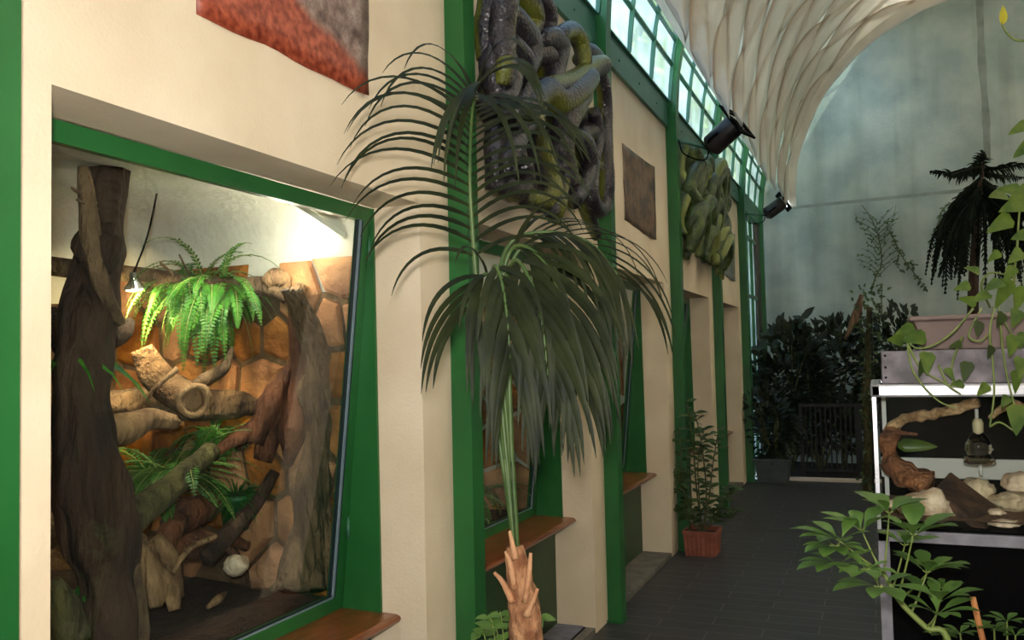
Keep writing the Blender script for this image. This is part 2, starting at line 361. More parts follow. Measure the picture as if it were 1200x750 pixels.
def copy_tree(o, parent=None):
    c = o.copy(); C.objects.link(c)
    if parent is not None: c.parent = parent
    for ch in list(o.children): copy_tree(ch, c)
    return c

# ------------------------------------------------------------------ setting
SP, Y0, PW, PD = 2.0325, 1.0195, .1, .093                # post spacing, first post, post width, post depth
OPN, OPF, OPZ = .2404, 1.81, 2.197                         # opening near edge, far edge (from its post), head height
posts = [Y0+k*SP for k in range(6)]
FARY = 13.3
struct(MB().quad((-.02, -2.5, 0), (6.1, -2.5, 0), (6.1, 11.46, 0), (-.02, 11.46, 0)).build('floor', 'floor', smooth=False), 'dark slate tiled floor of the corridor')
# left wall: piers and the header band over the openings
w = MB()
WX = -.2
edges = [-.9]
for p in posts[:5]: edges += [p+OPN, p+OPF]
edges += [posts[5]+.1]
for i in range(0, len(edges), 2): w.box(WX, 0, edges[i], edges[i+1], 0, OPZ)
for i in range(0, len(edges), 2): w.box(-.42, WX, edges[i], edges[i+1], 0, .62)
w.box(WX, 0, -.9, posts[5]+.1, OPZ, 3.72)
struct(w.build('wall_left', 'plaster', smooth=False), 'beige rendered wall with deep window recesses between green posts')
# recess plinths
w = MB()
for k, p in enumerate(posts[:5]): w.box(-.42, -.005, p+OPN+.002, p+OPF-.002, -.02, .03)
struct(w.build('trim_1', 'concrete', smooth=False), 'grey tiled plinths at the foot of the window recesses')

# far wall (arched end wall)
w = MB().box(-.3, 6.4, FARY, FARY+.2, -.3, 7.2)
struct(w.build('wall_far', 'teal', smooth=False), 'stained grey-teal end wall under the vault')
struct(MB().box(6.08, 6.25, -2.5, 13.3, 0, 3.7).build('wall_right', 'plaster', smooth=False))
struct(MB().box(-1.0, 6.25, -2.7, -2.5, 0, 6.8).build('wall_back', 'plaster', smooth=False))
# stains on the end wall: thin darker bands where water ran down, and the joint line
w = MB()
def stain(pts, wd):
    n = len(w.v); P = catmull(pts, 5)
    for i, p in enumerate(P):
        k = wd*(1+.4*noise.noise(p*3)); w.v += [p+V((-k, 0, 0)), p+V((k, 0, 0))]
    for i in range(len(P)-1): q = n+2*i; w.f.append((q, q+1, q+3, q+2))
for u in (1147, ):
    stain([uy(u, -40, FARY-.004), uy(u+3, 60, FARY-.004), uy(u+8, 130, FARY-.004), uy(u+10, 190, FARY-.004)], .045)
a = uy(930, 243, FARY-.004); b = uy(1180, 218, FARY-.004)
w.quad(a+V((0, 0, -.025)), b+V((0, 0, -.025)), b+V((0, 0, .025)), a+V((0, 0, .02)))
struct(w.build('trim_2', 'stain', smooth=False), 'dark joint line and water streak on the end wall')

# steel posts that bend into the ribs of the vault
def rib_pt(r, a): return (3.05-r*math.cos(a), 3.6+r*math.sin(a))
for k, p in enumerate(posts+[posts[5]+SP-.12]):
    m = MB(); prof = [(0, 0), (0, 3.6)]
    path = [((0.0, PD), 0.0), ((0.0, PD), 3.6)]
    inner = [(PD, 0.012), (PD, 3.6)]; outer = [(.0, 0.012), (.0, 3.6)]
    for i in range(1, 25):
        a = PI*i/24; x, z = rib_pt(3.05-PD, a); inner.append((x, z)); x, z = rib_pt(3.05, a); outer.append((x, z))
    inner.append((6.1-PD, .012)); outer.append((6.1, .012))
    # channel section: two flanges and a set-back web
    def strip(A, B, y0, y1):
        n = len(m.v)
        for (xa, za), (xb, zb) in zip(A, B): m.v.extend([V((xa, y0, za)), V((xb, y0, zb)), V((xb, y1, zb)), V((xa, y1, za))])
        c = len(A)
        for i in range(c-1):
            for j in range(4): j2 = (j+1) % 4; m.f.append((n+4*i+j, n+4*i+j2, n+4*i+4+j2, n+4*i+4+j))
        m.f.append((n, n+1, n+2, n+3)); q = n+4*(c-1); m.f.append((q+3, q+2, q+1, q))
    mid = [(a[0]*.66+b[0]*.34, a[1]*.66+b[1]*.34) for a, b in zip(outer, inner)]
    strip(mid, inner, p, p+PW); strip(outer, mid, p+.014, p+PW-.014)
    if k < 6: m.box(-.004, PD+.008, p-.008, p+PW+.008, 0, .012)
    else: pass
    ob = m.build('column_%d' % (k+1), 'green', smooth=False)
    struct(ob, 'green painted steel post, number %d from the front of the wall' % (k+1))
# fascia beams between posts
for k in range(5):
    a, b = posts[k]+PW, posts[k+1]
    m = MB().box(0.001, .03, a, b, 3.53, 3.745); m.box(0.001, .05, a, b, 3.74, 3.752)
    for t in (.22, .5, .78):
        for z in (3.62,): m.lathe([(.009, 0), (.009, .006), (.005, .009)], 8, (.03, a+(b-a)*t, z), (1, 0, 0))
    struct(m.build('trim_%d' % (k+3), 'greenbeam', smooth=False), 'grey-green steel fascia beam with bolts above wall bay %d' % (k+1))
# clerestory: curved panes, glazing bars, a pipe rail
def arc_sheet(m, r, y0, y1, a0, a1, n):
    b = len(m.v)
    for i in range(n+1):
        x, z = rib_pt(r, a0+(a1-a0)*i/n); m.v += [V((x, y0, z)), V((x, y1, z))]
    for i in range(n): q = b+2*i; m.f.append((q, q+1, q+3, q+2))
A0 = math.asin((3.752-3.6)/3.02)
for k in range(6):
    a = posts[k]+PW; b = posts[k+1] if k < 5 else FARY
    t = thing('window_%d' % (k+6), None, None, (0, a, 3.75)); struct(t, 'curved clerestory window above wall bay %d' % (k+1))
    del_a = (b-a)/3
    A1 = A0+.17; A2 = A0+.36; A3 = 1.15
    for q, (s0, s1, mm) in enumerate(((A0, A1, 'frosted'), (A1, A2, 'frosted' if k % 2 else 'tinted'), (A2, A3, 'tinted'))):
        m = MB()
        for c in range(3): arc_sheet(m, 3.02, a+c*del_a+.012, a+(c+1)*del_a-.012, s0, s1, 4)
        m.build('pane', mm, t)
    m = MB()
    for c in range(4):
        pts = []
        for i in range(9):
            x, z = rib_pt(3.015, A0+(A3-A0)*i/8); pts.append((x, a+c*del_a, z))
        for i in range(8):
            p0, p1 = V(pts[i]), V(pts[i+1]); d = (p1-p0)/2; n = V((d.z, 0, -d.x)).normalized()
            m.obox((p0+p1)/2, d, V((0, .011, 0)), n*.02)
    m.build('glazing_bar', 'greenbeam', t, smooth=False)
    m = MB()
    for aa in (A1, A2):
        x, z = rib_pt(3.01, aa); m.box(x-.012, x+.012, a, b, z-.012, z+.012)
    m.build('transom', 'greenbeam', t, smooth=False)
    m = MB().tube([(.07, a, 4.06), (.07, b, 4.06)], .021, 10, 0); m.build('pipe_rail', 'greenbeam', t)
# roof glazing above the canopy
m = MB(); arc_sheet(m, 3.03, -2.5, 11.5, 1.15, PI, 24)
struct(m.build('ceiling', 'clear'), 'glazed barrel roof above the cloth canopy')
m = MB(); arc_sheet(m, 3.03, 11.5, FARY, 1.15, PI, 24)
struct(m.build('ceiling_end', 'white'), 'vault of the last roof bay, closed off to block skylight')  # unseen bay made opaque to keep skylight off the end wall

# side glazing beyond the last post: bars and a brown mullion by the end wall
t = thing('window_12', None, None, (0, posts[5]+.1, 0)); struct(t, 'narrow side glazing beside the end wall')
yy0, yy1 = posts[5]+.1, FARY
m = MB().box(-.02, .04, yy1-.55, yy1-.05, 0, 3.72); m.build('mullion', mat('brown_mullion', (58, 54, 44), (78, 72, 60), .8, 6), t, smooth=False)
m = MB()
for z in (.6, 1.5, 2.4, 3.2): m.box(-.02, .03, yy0, yy1-.5, z-.02, z+.02)
for y in (yy0+.55, yy0+1.05): m.box(-.02, .03, y-.02, y+.02, 0, 3.5)
m.box(-.02, .06, yy0, yy1, 3.5, 3.74)
m.build('glazing_bar', 'green', t, smooth=False)
MB().box(-.012, -.006, yy0, yy1-.5, 0, 3.5).build('pane', 'frosted', t, smooth=False)

# ------------------------------------------------------------------ terrarium windows
P1 = posts[0]
def window_parts(t, p):
    yn, yf = p+OPN+.003, p+OPF-.003
    zt, zb = OPZ-.004, .665
    xt, xb = -.2, -.36
    def at(y, s, d=0):       # s: 0 bottom..1 top along the leaning leaf, d: offset along its normal
        q = V((xb+(xt-xb)*s, y, zb+(zt-zb)*s)); n = V((zt-zb, 0, -(xt-xb))).normalized(); return q+n*d
    st = .06; hs = .052/(zt-zb)
    m = MB()
    def bar(y0, y1, s0, s1, d0, d1):
        poly = [at(y0, s0, d0), at(y1, s0, d0), at(y1, s1, d0), at(y0, s1, d0)]
        n = at(0, 0, d1)-at(0, 0, d0); m.prism(poly, n)
    bar(yn, yf, 1-hs, 1, -.04, 0); bar(yn, yf, 0, hs, -.04, 0)
    bar(yn, yn+st, hs, 1-hs, -.04, 0); bar(yf-st, yf, hs, 1-hs, -.04, 0)
    m.build('frame', 'green', t, smooth=False)
    m = MB(); bar(yn+st, yf-st, hs, 1-hs, -.022, -.016); m.build('pane', 'pane', t, smooth=False)
    m = MB(); bar(yf-st-.016, yf-st, hs, 1-hs, -.012, -.004); bar(yn+st, yf-st, hs, hs+.004, -.012, -.004)
    m.build('glazing_strip', 'sealgrey', t, smooth=False)
    m = MB(); bar(yf-st-.034, yf-st-.017, hs, 1-hs, -.014, -.008); bar(yf-st-.004, yf-st, hs, 1-hs, -.004, -.001); bar(yn+st, yf-st, hs+.004, hs+.008, -.012, -.006)
    m.build('seal', 'seal', t, smooth=False)
    for y0, y1 in ((yf-.012, yf), (yn, yn+.012)):
        m = MB(); m.prism([(xb, y0, zb-.04), (-.186, y0, zb-.04), (-.196, y0, zt), (xt-.006, y0, zt)], (0, y1-y0, 0)); m.build('side_panel', 'green', t, smooth=False)
    for s in (.2, .9):
        h = at(yf-.014, s, .004); m = MB().tube([h-V((0, 0, .03)), h+V((0, 0, .03))], .006, 8, 0)
        m.tube([h-V((0, 0, .045)), h+V((0, 0, .045))], .003, 6, 0); m.build('hinge', 'greenbeam', t)
    MB().box(-.26, -.24, yn, yf, .03, .63).build('lower_panel', 'greendark', t, smooth=False)
w1 = thing('window_1', None, None, (0, P1, 0)); window_parts(w1, P1); struct(w1, 'green framed terrarium window nearest the camera, showing the driftwood display')
WL = ['second green terrarium window, behind the palm', 'third green terrarium window, past the palm', 'fourth green terrarium window, behind the terracotta pot plant', 'last green terrarium window before the planting bed']
for k in range(1, 5):
    c = copy_tree(w1); c.name = 'window_%d' % (k+1); c.location = (0, posts[k], 0); struct(c, WL[k-1])
# wooden ledges
SL = ['varnished wooden ledge under the big window nearest the camera', 'varnished wooden ledge behind the palm trunk', 'varnished wooden ledge between the second and third green posts past the palm', 'wooden ledge behind the terracotta pot plant', 'wooden ledge in the recess nearest the planting bed']
for k in range(5):
    p = posts[k]; yn, yf = p+OPN+.006, p+OPF-.006
    m = MB(); n = 7
    poly = [(-.375, yn, .63), (-.125, yn, .63), (-.11, yn, .637), (-.104, yn, .648), (-.11, yn, .658), (-.125, yn, .663), (-.375, yn, .668)]
    m.prism(poly, (0, yf-yn, 0)); o = m.build('wooden_ledge', 'wood', None, smooth=False, off=(-.2, p+1, .63))
    tag(o, SL[k], 'ledge', 'wooden ledges under the terrarium windows')

# terrarium rooms
def room(k, xback, z0=.68, zc=2.3):
    p = posts[k]; ya, yb = p+.06, p+1.97
    m = MB()
    # concave plaster shell: back, sides and a coved ceiling in one skin
    n = 14; prof = []
    for i in range(n+1):
        a = PI/2*i/n; prof.append((1-math.sin(a) if False else a, a))
    rows = [.0]; zs = [0.0, .9, 1.6, 1.95]
    ring = []
    def ringpts(z, ins):
        xb_ = xback+ins; return [V((WX+.005, ya+ins*.5, z)), V((xb_+.25, ya+ins*.5, z)), V((xb_, ya+.25+ins*.5, z)), V((xb_, yb-.25-ins*.5, z)), V((xb_+.25, yb-ins*.5, z)), V((WX+.005, yb-ins*.5, z))]
    lev = [(0.5, 0), (1.4, 0), (1.95, 0), (2.08, .02), (2.18, .09), (2.25, .22), (2.29, .42), (2.3, .6)]
    b = len(m.v)
    for z, ins in lev: m.v += ringpts(z, ins)
    for i in range(len(lev)-1):
        for j in range(5): m.f.append((b+6*i+j, b+6*i+j+1, b+6*i+6+j+1, b+6*i+6+j))
    q = b+6*(len(lev)-1); m.f.append(tuple(q+j for j in range(6)))
    o = m.build('wall_terrarium_%d' % (k+1), 'white', smooth=True); struct(o, 'white plaster shell inside terrarium %d' % (k+1))
    m = MB(); nx, ny = 20, 20; b = len(m.v)
    for i in range(nx+1):
        for j in range(ny+1):
            x = xback+(-.372-xback)*i/nx; y = ya+(yb-ya)*j/ny
            m.v.append(V((x, y, z0-.015+.03*noise.noise(V((x*4, y*4, k*5)))+.05*max(0, (-.9-x)))))
    for i in range(nx):
        for j in range(ny): q = b+i*(ny+1)+j; m.f.append((q, q+1, q+ny+2, q+ny+1))
    o = m.build('soil', 'soil'); tag(o, ['dark soil floor of the big terrarium nearest the camera', 'dark soil floor of the terrarium behind the palm', 'dark soil floor of the third terrarium'][k], 'soil', None, 'stuff')
    # opaque casing, so that no daylight leaks in
    m = MB().box(xback-.1, xback-.06, ya-.02, yb+.02, 0, 2.5).box(xback-.1, WX, ya-.02, yb+.02, 2.46, 2.5)
    m.box(xback-.1, WX, ya-.03, ya-.01, 0, 2.5).box(xback-.1, WX, yb+.01, yb+.03, 0, 2.5)
    struct(m.build('wall_casing_%d' % (k+1), 'black', smooth=False))
room(0, -1.9); room(1, -1.5); room(2, -1.5)
for k in (3, 4): struct(MB().box(-.9, -.8, posts[k]+.1, posts[k]+1.95, 0, 2.5).box(-.9, WX, posts[k]+.1, posts[k]+.14, 0, 2.5).box(-.9, WX, posts[k]+1.91, posts[k]+1.95, 0, 2.5).box(-.9, WX, posts[k]+.1, posts[k]+1.95, 2.4, 2.5).build('wall_casing_%d' % (k+1), 'redwood', smooth=False))

# rock cladding: crazy paving on the far side wall and the back of the near terrarium
def crazy(name, org, du, dv, W, H, cell, nrm, seed, top):
    r = random.Random(seed); m = MB(); org, du, dv, nrm = V(org), V(du), V(dv), V(nrm)
    nx, ny = max(2, int(W/cell)), max(2, int(H/cell)); pts = []
    for j in range(ny):
        for i in range(nx): pts.append(((i+.5+(.25 if j % 2 else -.25)+r.uniform(-.33, .33))*W/nx, (j+.5+r.uniform(-.33, .33))*H/ny))
    for idx, (px, py) in enumerate(pts):
        poly = [(px-cell, py-cell), (px+cell, py-cell), (px+cell, py+cell), (px-cell, py+cell)]
        for jdx, (qx, qy) in enumerate(pts):
            if jdx == idx: continue
            dx, dy = qx-px, qy-py; L = math.hypot(dx, dy)
            if L > cell*3: continue
            lim = L/2-.012; nxv, nyv = dx/L, dy/L; out = []
            for a in range(len(poly)):
                A, B = poly[a], poly[(a+1) % len(poly)]
                da = (A[0]-px)*nxv+(A[1]-py)*nyv-lim; db = (B[0]-px)*nxv+(B[1]-py)*nyv-lim
                if da <= 0: out.append(A)
                if da*db < 0: t = da/(da-db); out.append((A[0]+(B[0]-A[0])*t, A[1]+(B[1]-A[1])*t))
            poly = out
            if len(poly) < 3: break
        if len(poly) < 3: continue
        poly = [(min(max(a, 0), W), min(max(b, 0), H+.05)) for a, b in poly]
        if r.random() < .04: continue
        th = r.uniform(.025, .06); n = len(m.v); k = len(poly)
        tilt = (r.uniform(-.12, .12), r.uniform(-.12, .12))
        for sc, h in ((1.0, 0), (.97, .6), (.84, .95), (.5, 1.08)):
            for a, b in poly:
                a2, b2 = px+(a-px)*sc, py+(b-py)*sc
                hh = th*h*(1+tilt[0]*(a-px)/cell*3+tilt[1]*(b-py)/cell*3) if h else 0
                m.v.append(org+du*a2+dv*b2+nrm*hh)
        for s in range(3):
            for a in range(k): a2 = (a+1) % k; m.f.append((n+s*k+a, n+s*k+a2, n+(s+1)*k+a2, n+(s+1)*k+a))
        m.f.append(tuple(n+3*k+a for a in range(k)))
    return m
YB = posts[0]+1.97
m = crazy('s', (-1.68, YB-.012, .66), (1, 0, 0), (0, 0, 1), 1.41, 1.33, .185, (0, -1, 0), 5, 2)
m2 = crazy('s', (-1.885, posts[0]+.1, .66), (0, 1, 0), (0, 0, 1), 1.62, 1.33, .185, (1, 0, 0), 9, 2)
n = len(m.v); m.v += m2.v; m.f += [tuple(i+n for i in f) for f in m2.f]
struct(m.build('wall_rockery', 'stone', smooth=False), 'ochre stone cladding on the inner walls of the big terrarium')
m = MB().box(-1.68, WX-.02, YB-.02, YB-.006, .62, 1.9).box(-1.898, -1.885, posts[0]+.3, YB-.25, .62, 1.9)
m.prism([(-1.66, YB-.012, .62), (-1.88, YB-.26, .62), (-1.88, YB-.26, 1.9), (-1.66, YB-.012, 1.9)], (.01, -.01, 0))
struct(m.build('trim_8', 'mortar', smooth=False), 'brown mortar between the terrarium stones')

# ------------------------------------------------------------------ inside the near terrarium
def T(*a): return ux(a[0], a[1], a[2])
# big dark trunk with a mossy fork
tr = thing('tree_trunk', 'tall dark tree trunk standing just behind the glass of the big terrarium', 'tree trunk', T(130, 745, -.72))
m = MB(); m.tube([T(133, 775, -.70), T(130, 730, -.72), T(124, 660, -.75), T(112, 600, -.77), T(100, 540, -.79), T(95, 480, -.8), T(98, 410, -.82), T(108, 350, -.84), T(117, 300, -.85), T(119, 270, -.86), T(122, 235, -.88), T(126, 196, -.9)],
     [.1, .1, .106, .114, .104, .088, .078, .078, .08, .066, .06, .062], 40, 10, .3, 7, .06)
m.blob(T(116, 292, -.79), .085, 3, .3, 2, 3, (1, .8, 1.1))
m.build('trunk', 'bark', tr)
m = MB().tube([T(138, 622, -.72), T(175, 592, -.75), T(210, 562, -.8), T(246, 528, -.84)], [.062, .05, .045, .04], 14, 5, .25, 8, .05); m.build('mossy_limb', 'moss', tr)
m = MB().tube([T(98, 196, -.82), T(105, 260, -.78), T(118, 330, -.76), T(142, 380, -.75)], [.02, .035, .03, .02], 10, 5, .4, 9); m.build('peeling_bark', 'bark2', tr)
m = MB().tube([T(112, 238, -.8), T(98, 230, -.78), T(84, 220, -.76)], [.008, .006, .005], 6, 4).tube([T(114, 245, -.8), T(98, 238, -.77), T(90, 234, -.76)], [.007, .005, .004], 6, 4); m.build('twig', 'bark2', tr)
m = MB()
for du, x in ((150, -.68), (160, -.66), (144, -.67)): m.tube([T(du-8, 610, x-.05), T(du-5, 650, x-.03), T(du, 700, x), T(du+4, 760, x+.01)], [.004, .018, .028, .03], 14, 6, .4, 14)
m.build('root', 'bark2', tr)

def wood(name, label, cat, parts, mt, group=None, sep=None):
    m = MB()
    for pts, rad, n, rg in parts: m.tube(pts, rad, n, 6, rg, 8, .06)
    o = m.build(name, mt, None, off=parts[0][0][0]); return tag(o, label, cat, group)
hb = thing('branch', 'long horizontal pale branch across the top of the big terrarium', 'branch', T(160, 322, -1.2))
m = MB().tube([T(52, 311, -1.35), T(100, 316, -1.28), T(160, 322, -1.18), T(215, 332, -1.03), T(265, 337, -.9), T(318, 336, -.74), T(338, 350, -.69)], [.036, .034, .034, .036, .038, .045, .03], 12, 6, .3, 9); m.build('bough', 'bark2', hb)
m = MB().tube([T(310, 333, -.74), T(322, 326, -.72), T(333, 331, -.7), T(336, 345, -.69)], [.02, .045, .04, .02], 12, 5, .2, 9); m.build('peeled_knot', 'palewood', hb)
m = MB().tube([T(205, 326, -1.05), T(199, 318, -1.05), T(188, 308, -1.05), T(210, 297, -1.02)][:3], .006, 6, 3).tube([T(222, 322, -1.0), T(210, 298, -1.0)], .004, 6, 0); m.build('twig', 'bark2', hb)

rt = thing('root_column', 'twisted grey root column at the right end of the big terrarium', 'root', T(360, 690, -.5))
m = MB()
for off, r in ((0, .045), (1, .04), (2, .035), (3, .045), (4, .03), (5, .03)):
    k = [0, 9, -9, 14, -14, 4][off]; x = [-.56, -.54, -.55, -.57, -.53, -.52][off]
    m.tube([T(340+k*.3, 338, x-.1), T(357+k*.6, 372, x-.06), T(374+k*.8, 415, x), T(372-k*.7, 460, x+.015), T(376+k*.5, 510, x), T(366-k*.9, 570, x+.02), T(366+k, 625, x+.01), T(358+k*1.6, 690, x+.04)], [r*.6, r*.8, r, r*1.05, r, r*1.1, r*1.2, r*1.7], 10, 6, .35, 9)
for i in range(9):
    ph = i*.7; q = []
    for k, (u, v) in enumerate(((342, 340), (358, 375), (374, 418), (373, 462), (376, 512), (367, 572), (366, 628), (360, 685))): q.append(T(u+(10+k*1.2)*math.sin(ph+k*.75), v, -.52+.035*math.cos(ph+k*.75)))
    m.tube(q, [.01, .014, .016, .018, .015, .02, .022, .03], 9, 7, .35, 24)
m.build('strand', 'bark2', rt)
m = MB().tube([T(356, 345, -.62), T(352, 338, -.6), T(344, 350, -.6), T(352, 380, -.58), T(366, 400, -.56)], [.012, .025, .03, .03, .02], 10, 5, .2, 9); m.build('pale_limb', 'palewood', rt)
m = MB()
for a, b, c in ((352, 660, 330), (345, 672, 318), (362, 668, 385)): m.tube([T(a, b-20, -.52), T((a+c)/2, b+8, -.5), T(c, b+18, -.48)], [.03, .02, .01], 8, 4, .3)
m.build('root', 'bark2', rt)
# hanging red-brown root mass
wood('driftwood', 'large red-brown driftwood mass hanging in front of the rocks', 'driftwood', [
    ([T(348, 345, -.66), T(352, 400, -.66), T(345, 450, -.7), T(325, 490, -.74), T(308, 540, -.78)], [.03, .045, .075, .085, .03], 16, .45),
    ([T(350, 400, -.64), T(352, 450, -.64), T(343, 500, -.66), T(338, 545, -.68)], [.02, .05, .07, .02], 14, .45),
    ([T(330, 460, -.72), T(300, 500, -.8), T(265, 522, -.86), T(235, 548, -.9)], [.06, .035, .022, .015], 12, .4),
    ([T(340, 430, -.68), T(318, 470, -.7), T(300, 520, -.74)], [.02, .05, .03], 12, .4)], 'redwood')
# logs
wood('log', 'thick weathered log lying across the rocks of the big terrarium', 'log', [([T(108, 473, -1.45), T(160, 474, -1.3), T(230, 474, -1.1), T(316, 474, -.84)], [.062, .07, .068, .055], 24, .3)], 'bark2')
wood('driftwood', 'pale driftwood plank tilting out beside the dark trunk', 'driftwood', [([T(105, 512, -.9), T(140, 504, -.9), T(175, 492, -.9), T(206, 494, -.9)], [.05, .055, .045, .022], 14, .35)], 'palewood')
wood('log', 'dark log end at the left of the big terrarium behind the trunk', 'log', [([T(52, 380, -1.2), T(80, 388, -1.15), T(105, 400, -1.1)], [.07, .085, .075], 14, .25)], 'bark')
wood('branch', 'dark stub of branch between trunk and hollow log', 'branch', [([T(120, 400, -1.0), T(140, 392, -1.0), T(152, 378, -1.05)], [.035, .045, .02], 12, .35)], 'bark')
wood('log', 'brown sawn log half hidden low behind the dark trunk', 'log', [([T(48, 625, -1.2), T(75, 620, -1.2), T(104, 612, -1.2)], [.06, .065, .06], 12, .12)], 'palewood')
hl = thing('hollow_log', 'hollow cork log with a round open end', 'hollow log', T(200, 455, -1.0))
e0, e1 = T(166, 408, -1.1), T(226, 469, -.86)
m = MB(); m.tube([e0, T(180, 436, -1.07), T(200, 455, -1.0), e1], [.045, .06, .066, .055], 20, 6, .22, 7, .04, open_end=True)
m.build('cork_tube', 'cork', hl)
ax = ((e1-T(206, 459, -.98)).normalized()*.75+(CAM-e1).normalized()*.65).normalized()
m = MB().lathe([(.062, -.03), (.068, 0), (.063, .012), (.046, .012), (.04, -.02), (.036, -.12), (.0, -.13)], 22, e1+ax*.01, ax)
for v in m.v: v += V((noise.noise(v*18), noise.noise(v*18+V((5, 0, 0))), noise.noise(v*18+V((0, 7, 0)))))*.008
m.build('open_end', 'palewood', hl)
m = MB().tube([T(224, 455, -.9), T(240, 445, -.86), T(262, 432, -.82), T(272, 408, -.82)], [.02, .025, .02, .01], 10, 5, .3); m.build('side_branch', 'bark2', hl)
m = MB().tube([T(160, 480, -.95), T(182, 455, -.9), T(208, 432, -.86)], [.006, .008, .012], 8, 5, .2); m.build('stick', 'palewood', hl)
wood('branch', 'dark leaning branch propped against the pale rocks', 'branch', [([T(240, 655, -.85), T(275, 618, -.82), T(300, 590, -.8), T(322, 552, -.76)], [.04, .034, .03, .022], 12, .3)], 'bark')
wood('driftwood', 'cluster of pale roots standing on the soil beside the trunk', 'driftwood', [
    ([T(168, 640, -.82), T(182, 668, -.8), T(200, 690, -.78), T(205, 715, -.76)], [.02, .03, .04, .02], 12, .4),
    ([T(165, 630, -.85), T(158, 665, -.8), T(160, 700, -.77), T(158, 725, -.75)], [.025, .035, .035, .015], 12, .4),
    ([T(180, 630, -.85), T(200, 660, -.82), T(212, 700, -.8)], [.03, .03, .012], 12, .4),
    ([T(170, 640, -.84), T(180, 690, -.79), T(182, 712, -.77)], [.03, .04, .02], 12, .4)], 'palewood')
wood('driftwood', 'brown knotted root wood around the green pot', 'driftwood', [
    ([T(200, 620, -.95), T(222, 600, -.95), T(245, 588, -.95), T(240, 560, -.95)], [.05, .06, .05, .03], 14, .5),
    ([T(205, 640, -.9), T(235, 645, -.9), T(265, 632, -.88), T(290, 640, -.85)], [.03, .035, .025, .02], 12, .4),
    ([T(215, 640, -.88), T(232, 628, -.86), T(262, 640, -.82), T(280, 655, -.78)], [.03, .02, .015, .012], 10, .4),
    ([T(190, 650, -.92), T(200, 625, -.92), T(215, 600, -.95)], [.04, .045, .03], 12, .5)], 'redwood')
wood('root', 'slender curved root arching over the soil', 'root', [([T(255, 628, -.8), T(228, 640, -.8), T(212, 655, -.78), T(203, 672, -.77)], [.01, .012, .01, .006], 8, .2)], 'palewood')
o = MB().blob(T(277, 662, -.78), .05, 4, .3, 1.5, 3, (1, .8, .8)).build('rock', 'rock', None, off=T(277, 662, -.78)); tag(o, 'small pale rock at the foot of the leaning branch', 'rock')
m = MB().tube([uz(243, 712, .69), uz(255, 703, .70), uz(264, 695, .695)], [.008, .018, .008], 8, 4, .4, 20); o = m.build('bark_chip', 'palewood', None, off=uz(255, 703, .69)); tag(o, 'pale chip of bark lying on the dark soil', 'bark chip')
o = MB().obox(T(104, 680, -.92), V((.016, .012, 0)), V((0, .001, 0)), V((0, 0, .03))).build('plant_tag', 'whitepanel', None, off=T(104, 680, -.92), smooth=False); tag(o, 'small white plant tag low behind the dark trunk', 'plant tag')

# fern fronds
def pinnate(m, base, d, length, n, pl, pw, droop, up=V((0, 0, 1)), taper=.6, ang=65):
    d = V(d).normalized(); P = [V(base)]; k = 10; st = length/k; dd = d.copy(); tang = []
    for i in range(k): P.append(P[-1]+dd*st); tang.append(dd.copy()); dd = (dd+V((0, 0, -droop/k))).normalized()
    tang.append(dd)
    for i in range(n):
        t = .08+.9*i/(n-1); x = t*k; a = min(int(x), k-1); p = P[a].lerp(P[a+1], x-a); tg = tang[a]
        S = tg.cross(up); S = S.normalized() if S.length > .05 else V((1, 0, 0))
        ln = pl*(math.sin(PI*min(1, .18+t*.82))*.9+.1)
        for sd in (-1, 1):
            q = tg*math.cos(math.radians(ang))+S*sd*math.sin(math.radians(ang))+V((rnd.uniform(-.1, .1), rnd.uniform(-.1, .1), rnd.uniform(-.1, .1)))
            m.leaf(p, q, ln, pw, S.cross(tg), .25, 2, 'ovate', .1)
    return P
def fern(name, label, centre, mt, count, length, spread, pl=.045, pw=.018, droop=1.6, toward=V((.5, -.7, .2)), n=18, run=V((.03, .02, 0))):
    t = thing(name, label, 'fern', centre)
    c = V(centre); mp, ms = MB(), MB()
    for i in range(count):
        a = rnd.uniform(0, 2*PI); d = V((math.cos(a)*spread, math.sin(a)*spread, rnd.uniform(-.1, .8)))+toward*rnd.uniform(.1, .9)
        P = pinnate(mp, c+run*rnd.uniform(-1, 1)+V((0, 0, rnd.uniform(-.02, .02))), d, length*rnd.uniform(.6, 1.1), n, pl, pw, droop*rnd.uniform(.7, 1.3))
        ms.tube(P, [.0035, .001], 5, 0)
    mp.build('frond_leaflets', mt, t); ms.build('stalk', 'stem', t); return t
f1 = fern('hanging_fern', 'bright green fern hanging from the horizontal branch', T(242, 345, -1.0), 'fern', 110, .4, .45, .034, .012, 3.4, V((.3, -.6, .1)), 24, V((.11, .04, -.01)))
f2 = fern('fern', 'fern growing low behind the mossy limb', T(195, 560, -1.0), 'ferndark', 74, .36, .9, .045, .012, 1.4, V((.45, -.6, .25)), 22, V((.08, .05, .02)))
f3 = fern('fern', 'light green fern tuft just under the hollow log end', T(250, 512, -1.0), 'fern', 36, .2, .8, .034, .012, 1.8, V((.3, -.5, .1)), 14)
gp = thing('green_pot', 'green plastic pot with a fine grassy fern behind the root wood', 'potted plant', T(277, 612, -.92))
c0 = T(277, 612, -.92)
MB().lathe([(.05, 0), (.07, .12), (.078, .12), (.078, .145), (.066, .145), (.06, .11), (0, .11)], 20, c0+V((0, 0, -.03))).build('pot', 'greenplast', gp)
m = MB()
for i in range(150):
    a = rnd.uniform(0, 2*PI); m.leaf(c0+V((0, 0, .08)), V((math.cos(a), math.sin(a)-.3, rnd.uniform(.1, 1.4))), rnd.uniform(.12, .24), .006, V((.3, -.9, .1)), 1.3, 4, 'strap')
m.build('grass', 'ferndark', gp)
MB().leaf(c0+V((-.02, -.06, .1)), V((-.1, -.5, .9)), .12, .06, V((.3, -.9, .1)), .6).build('broad_leaf', 'greenplast', gp)
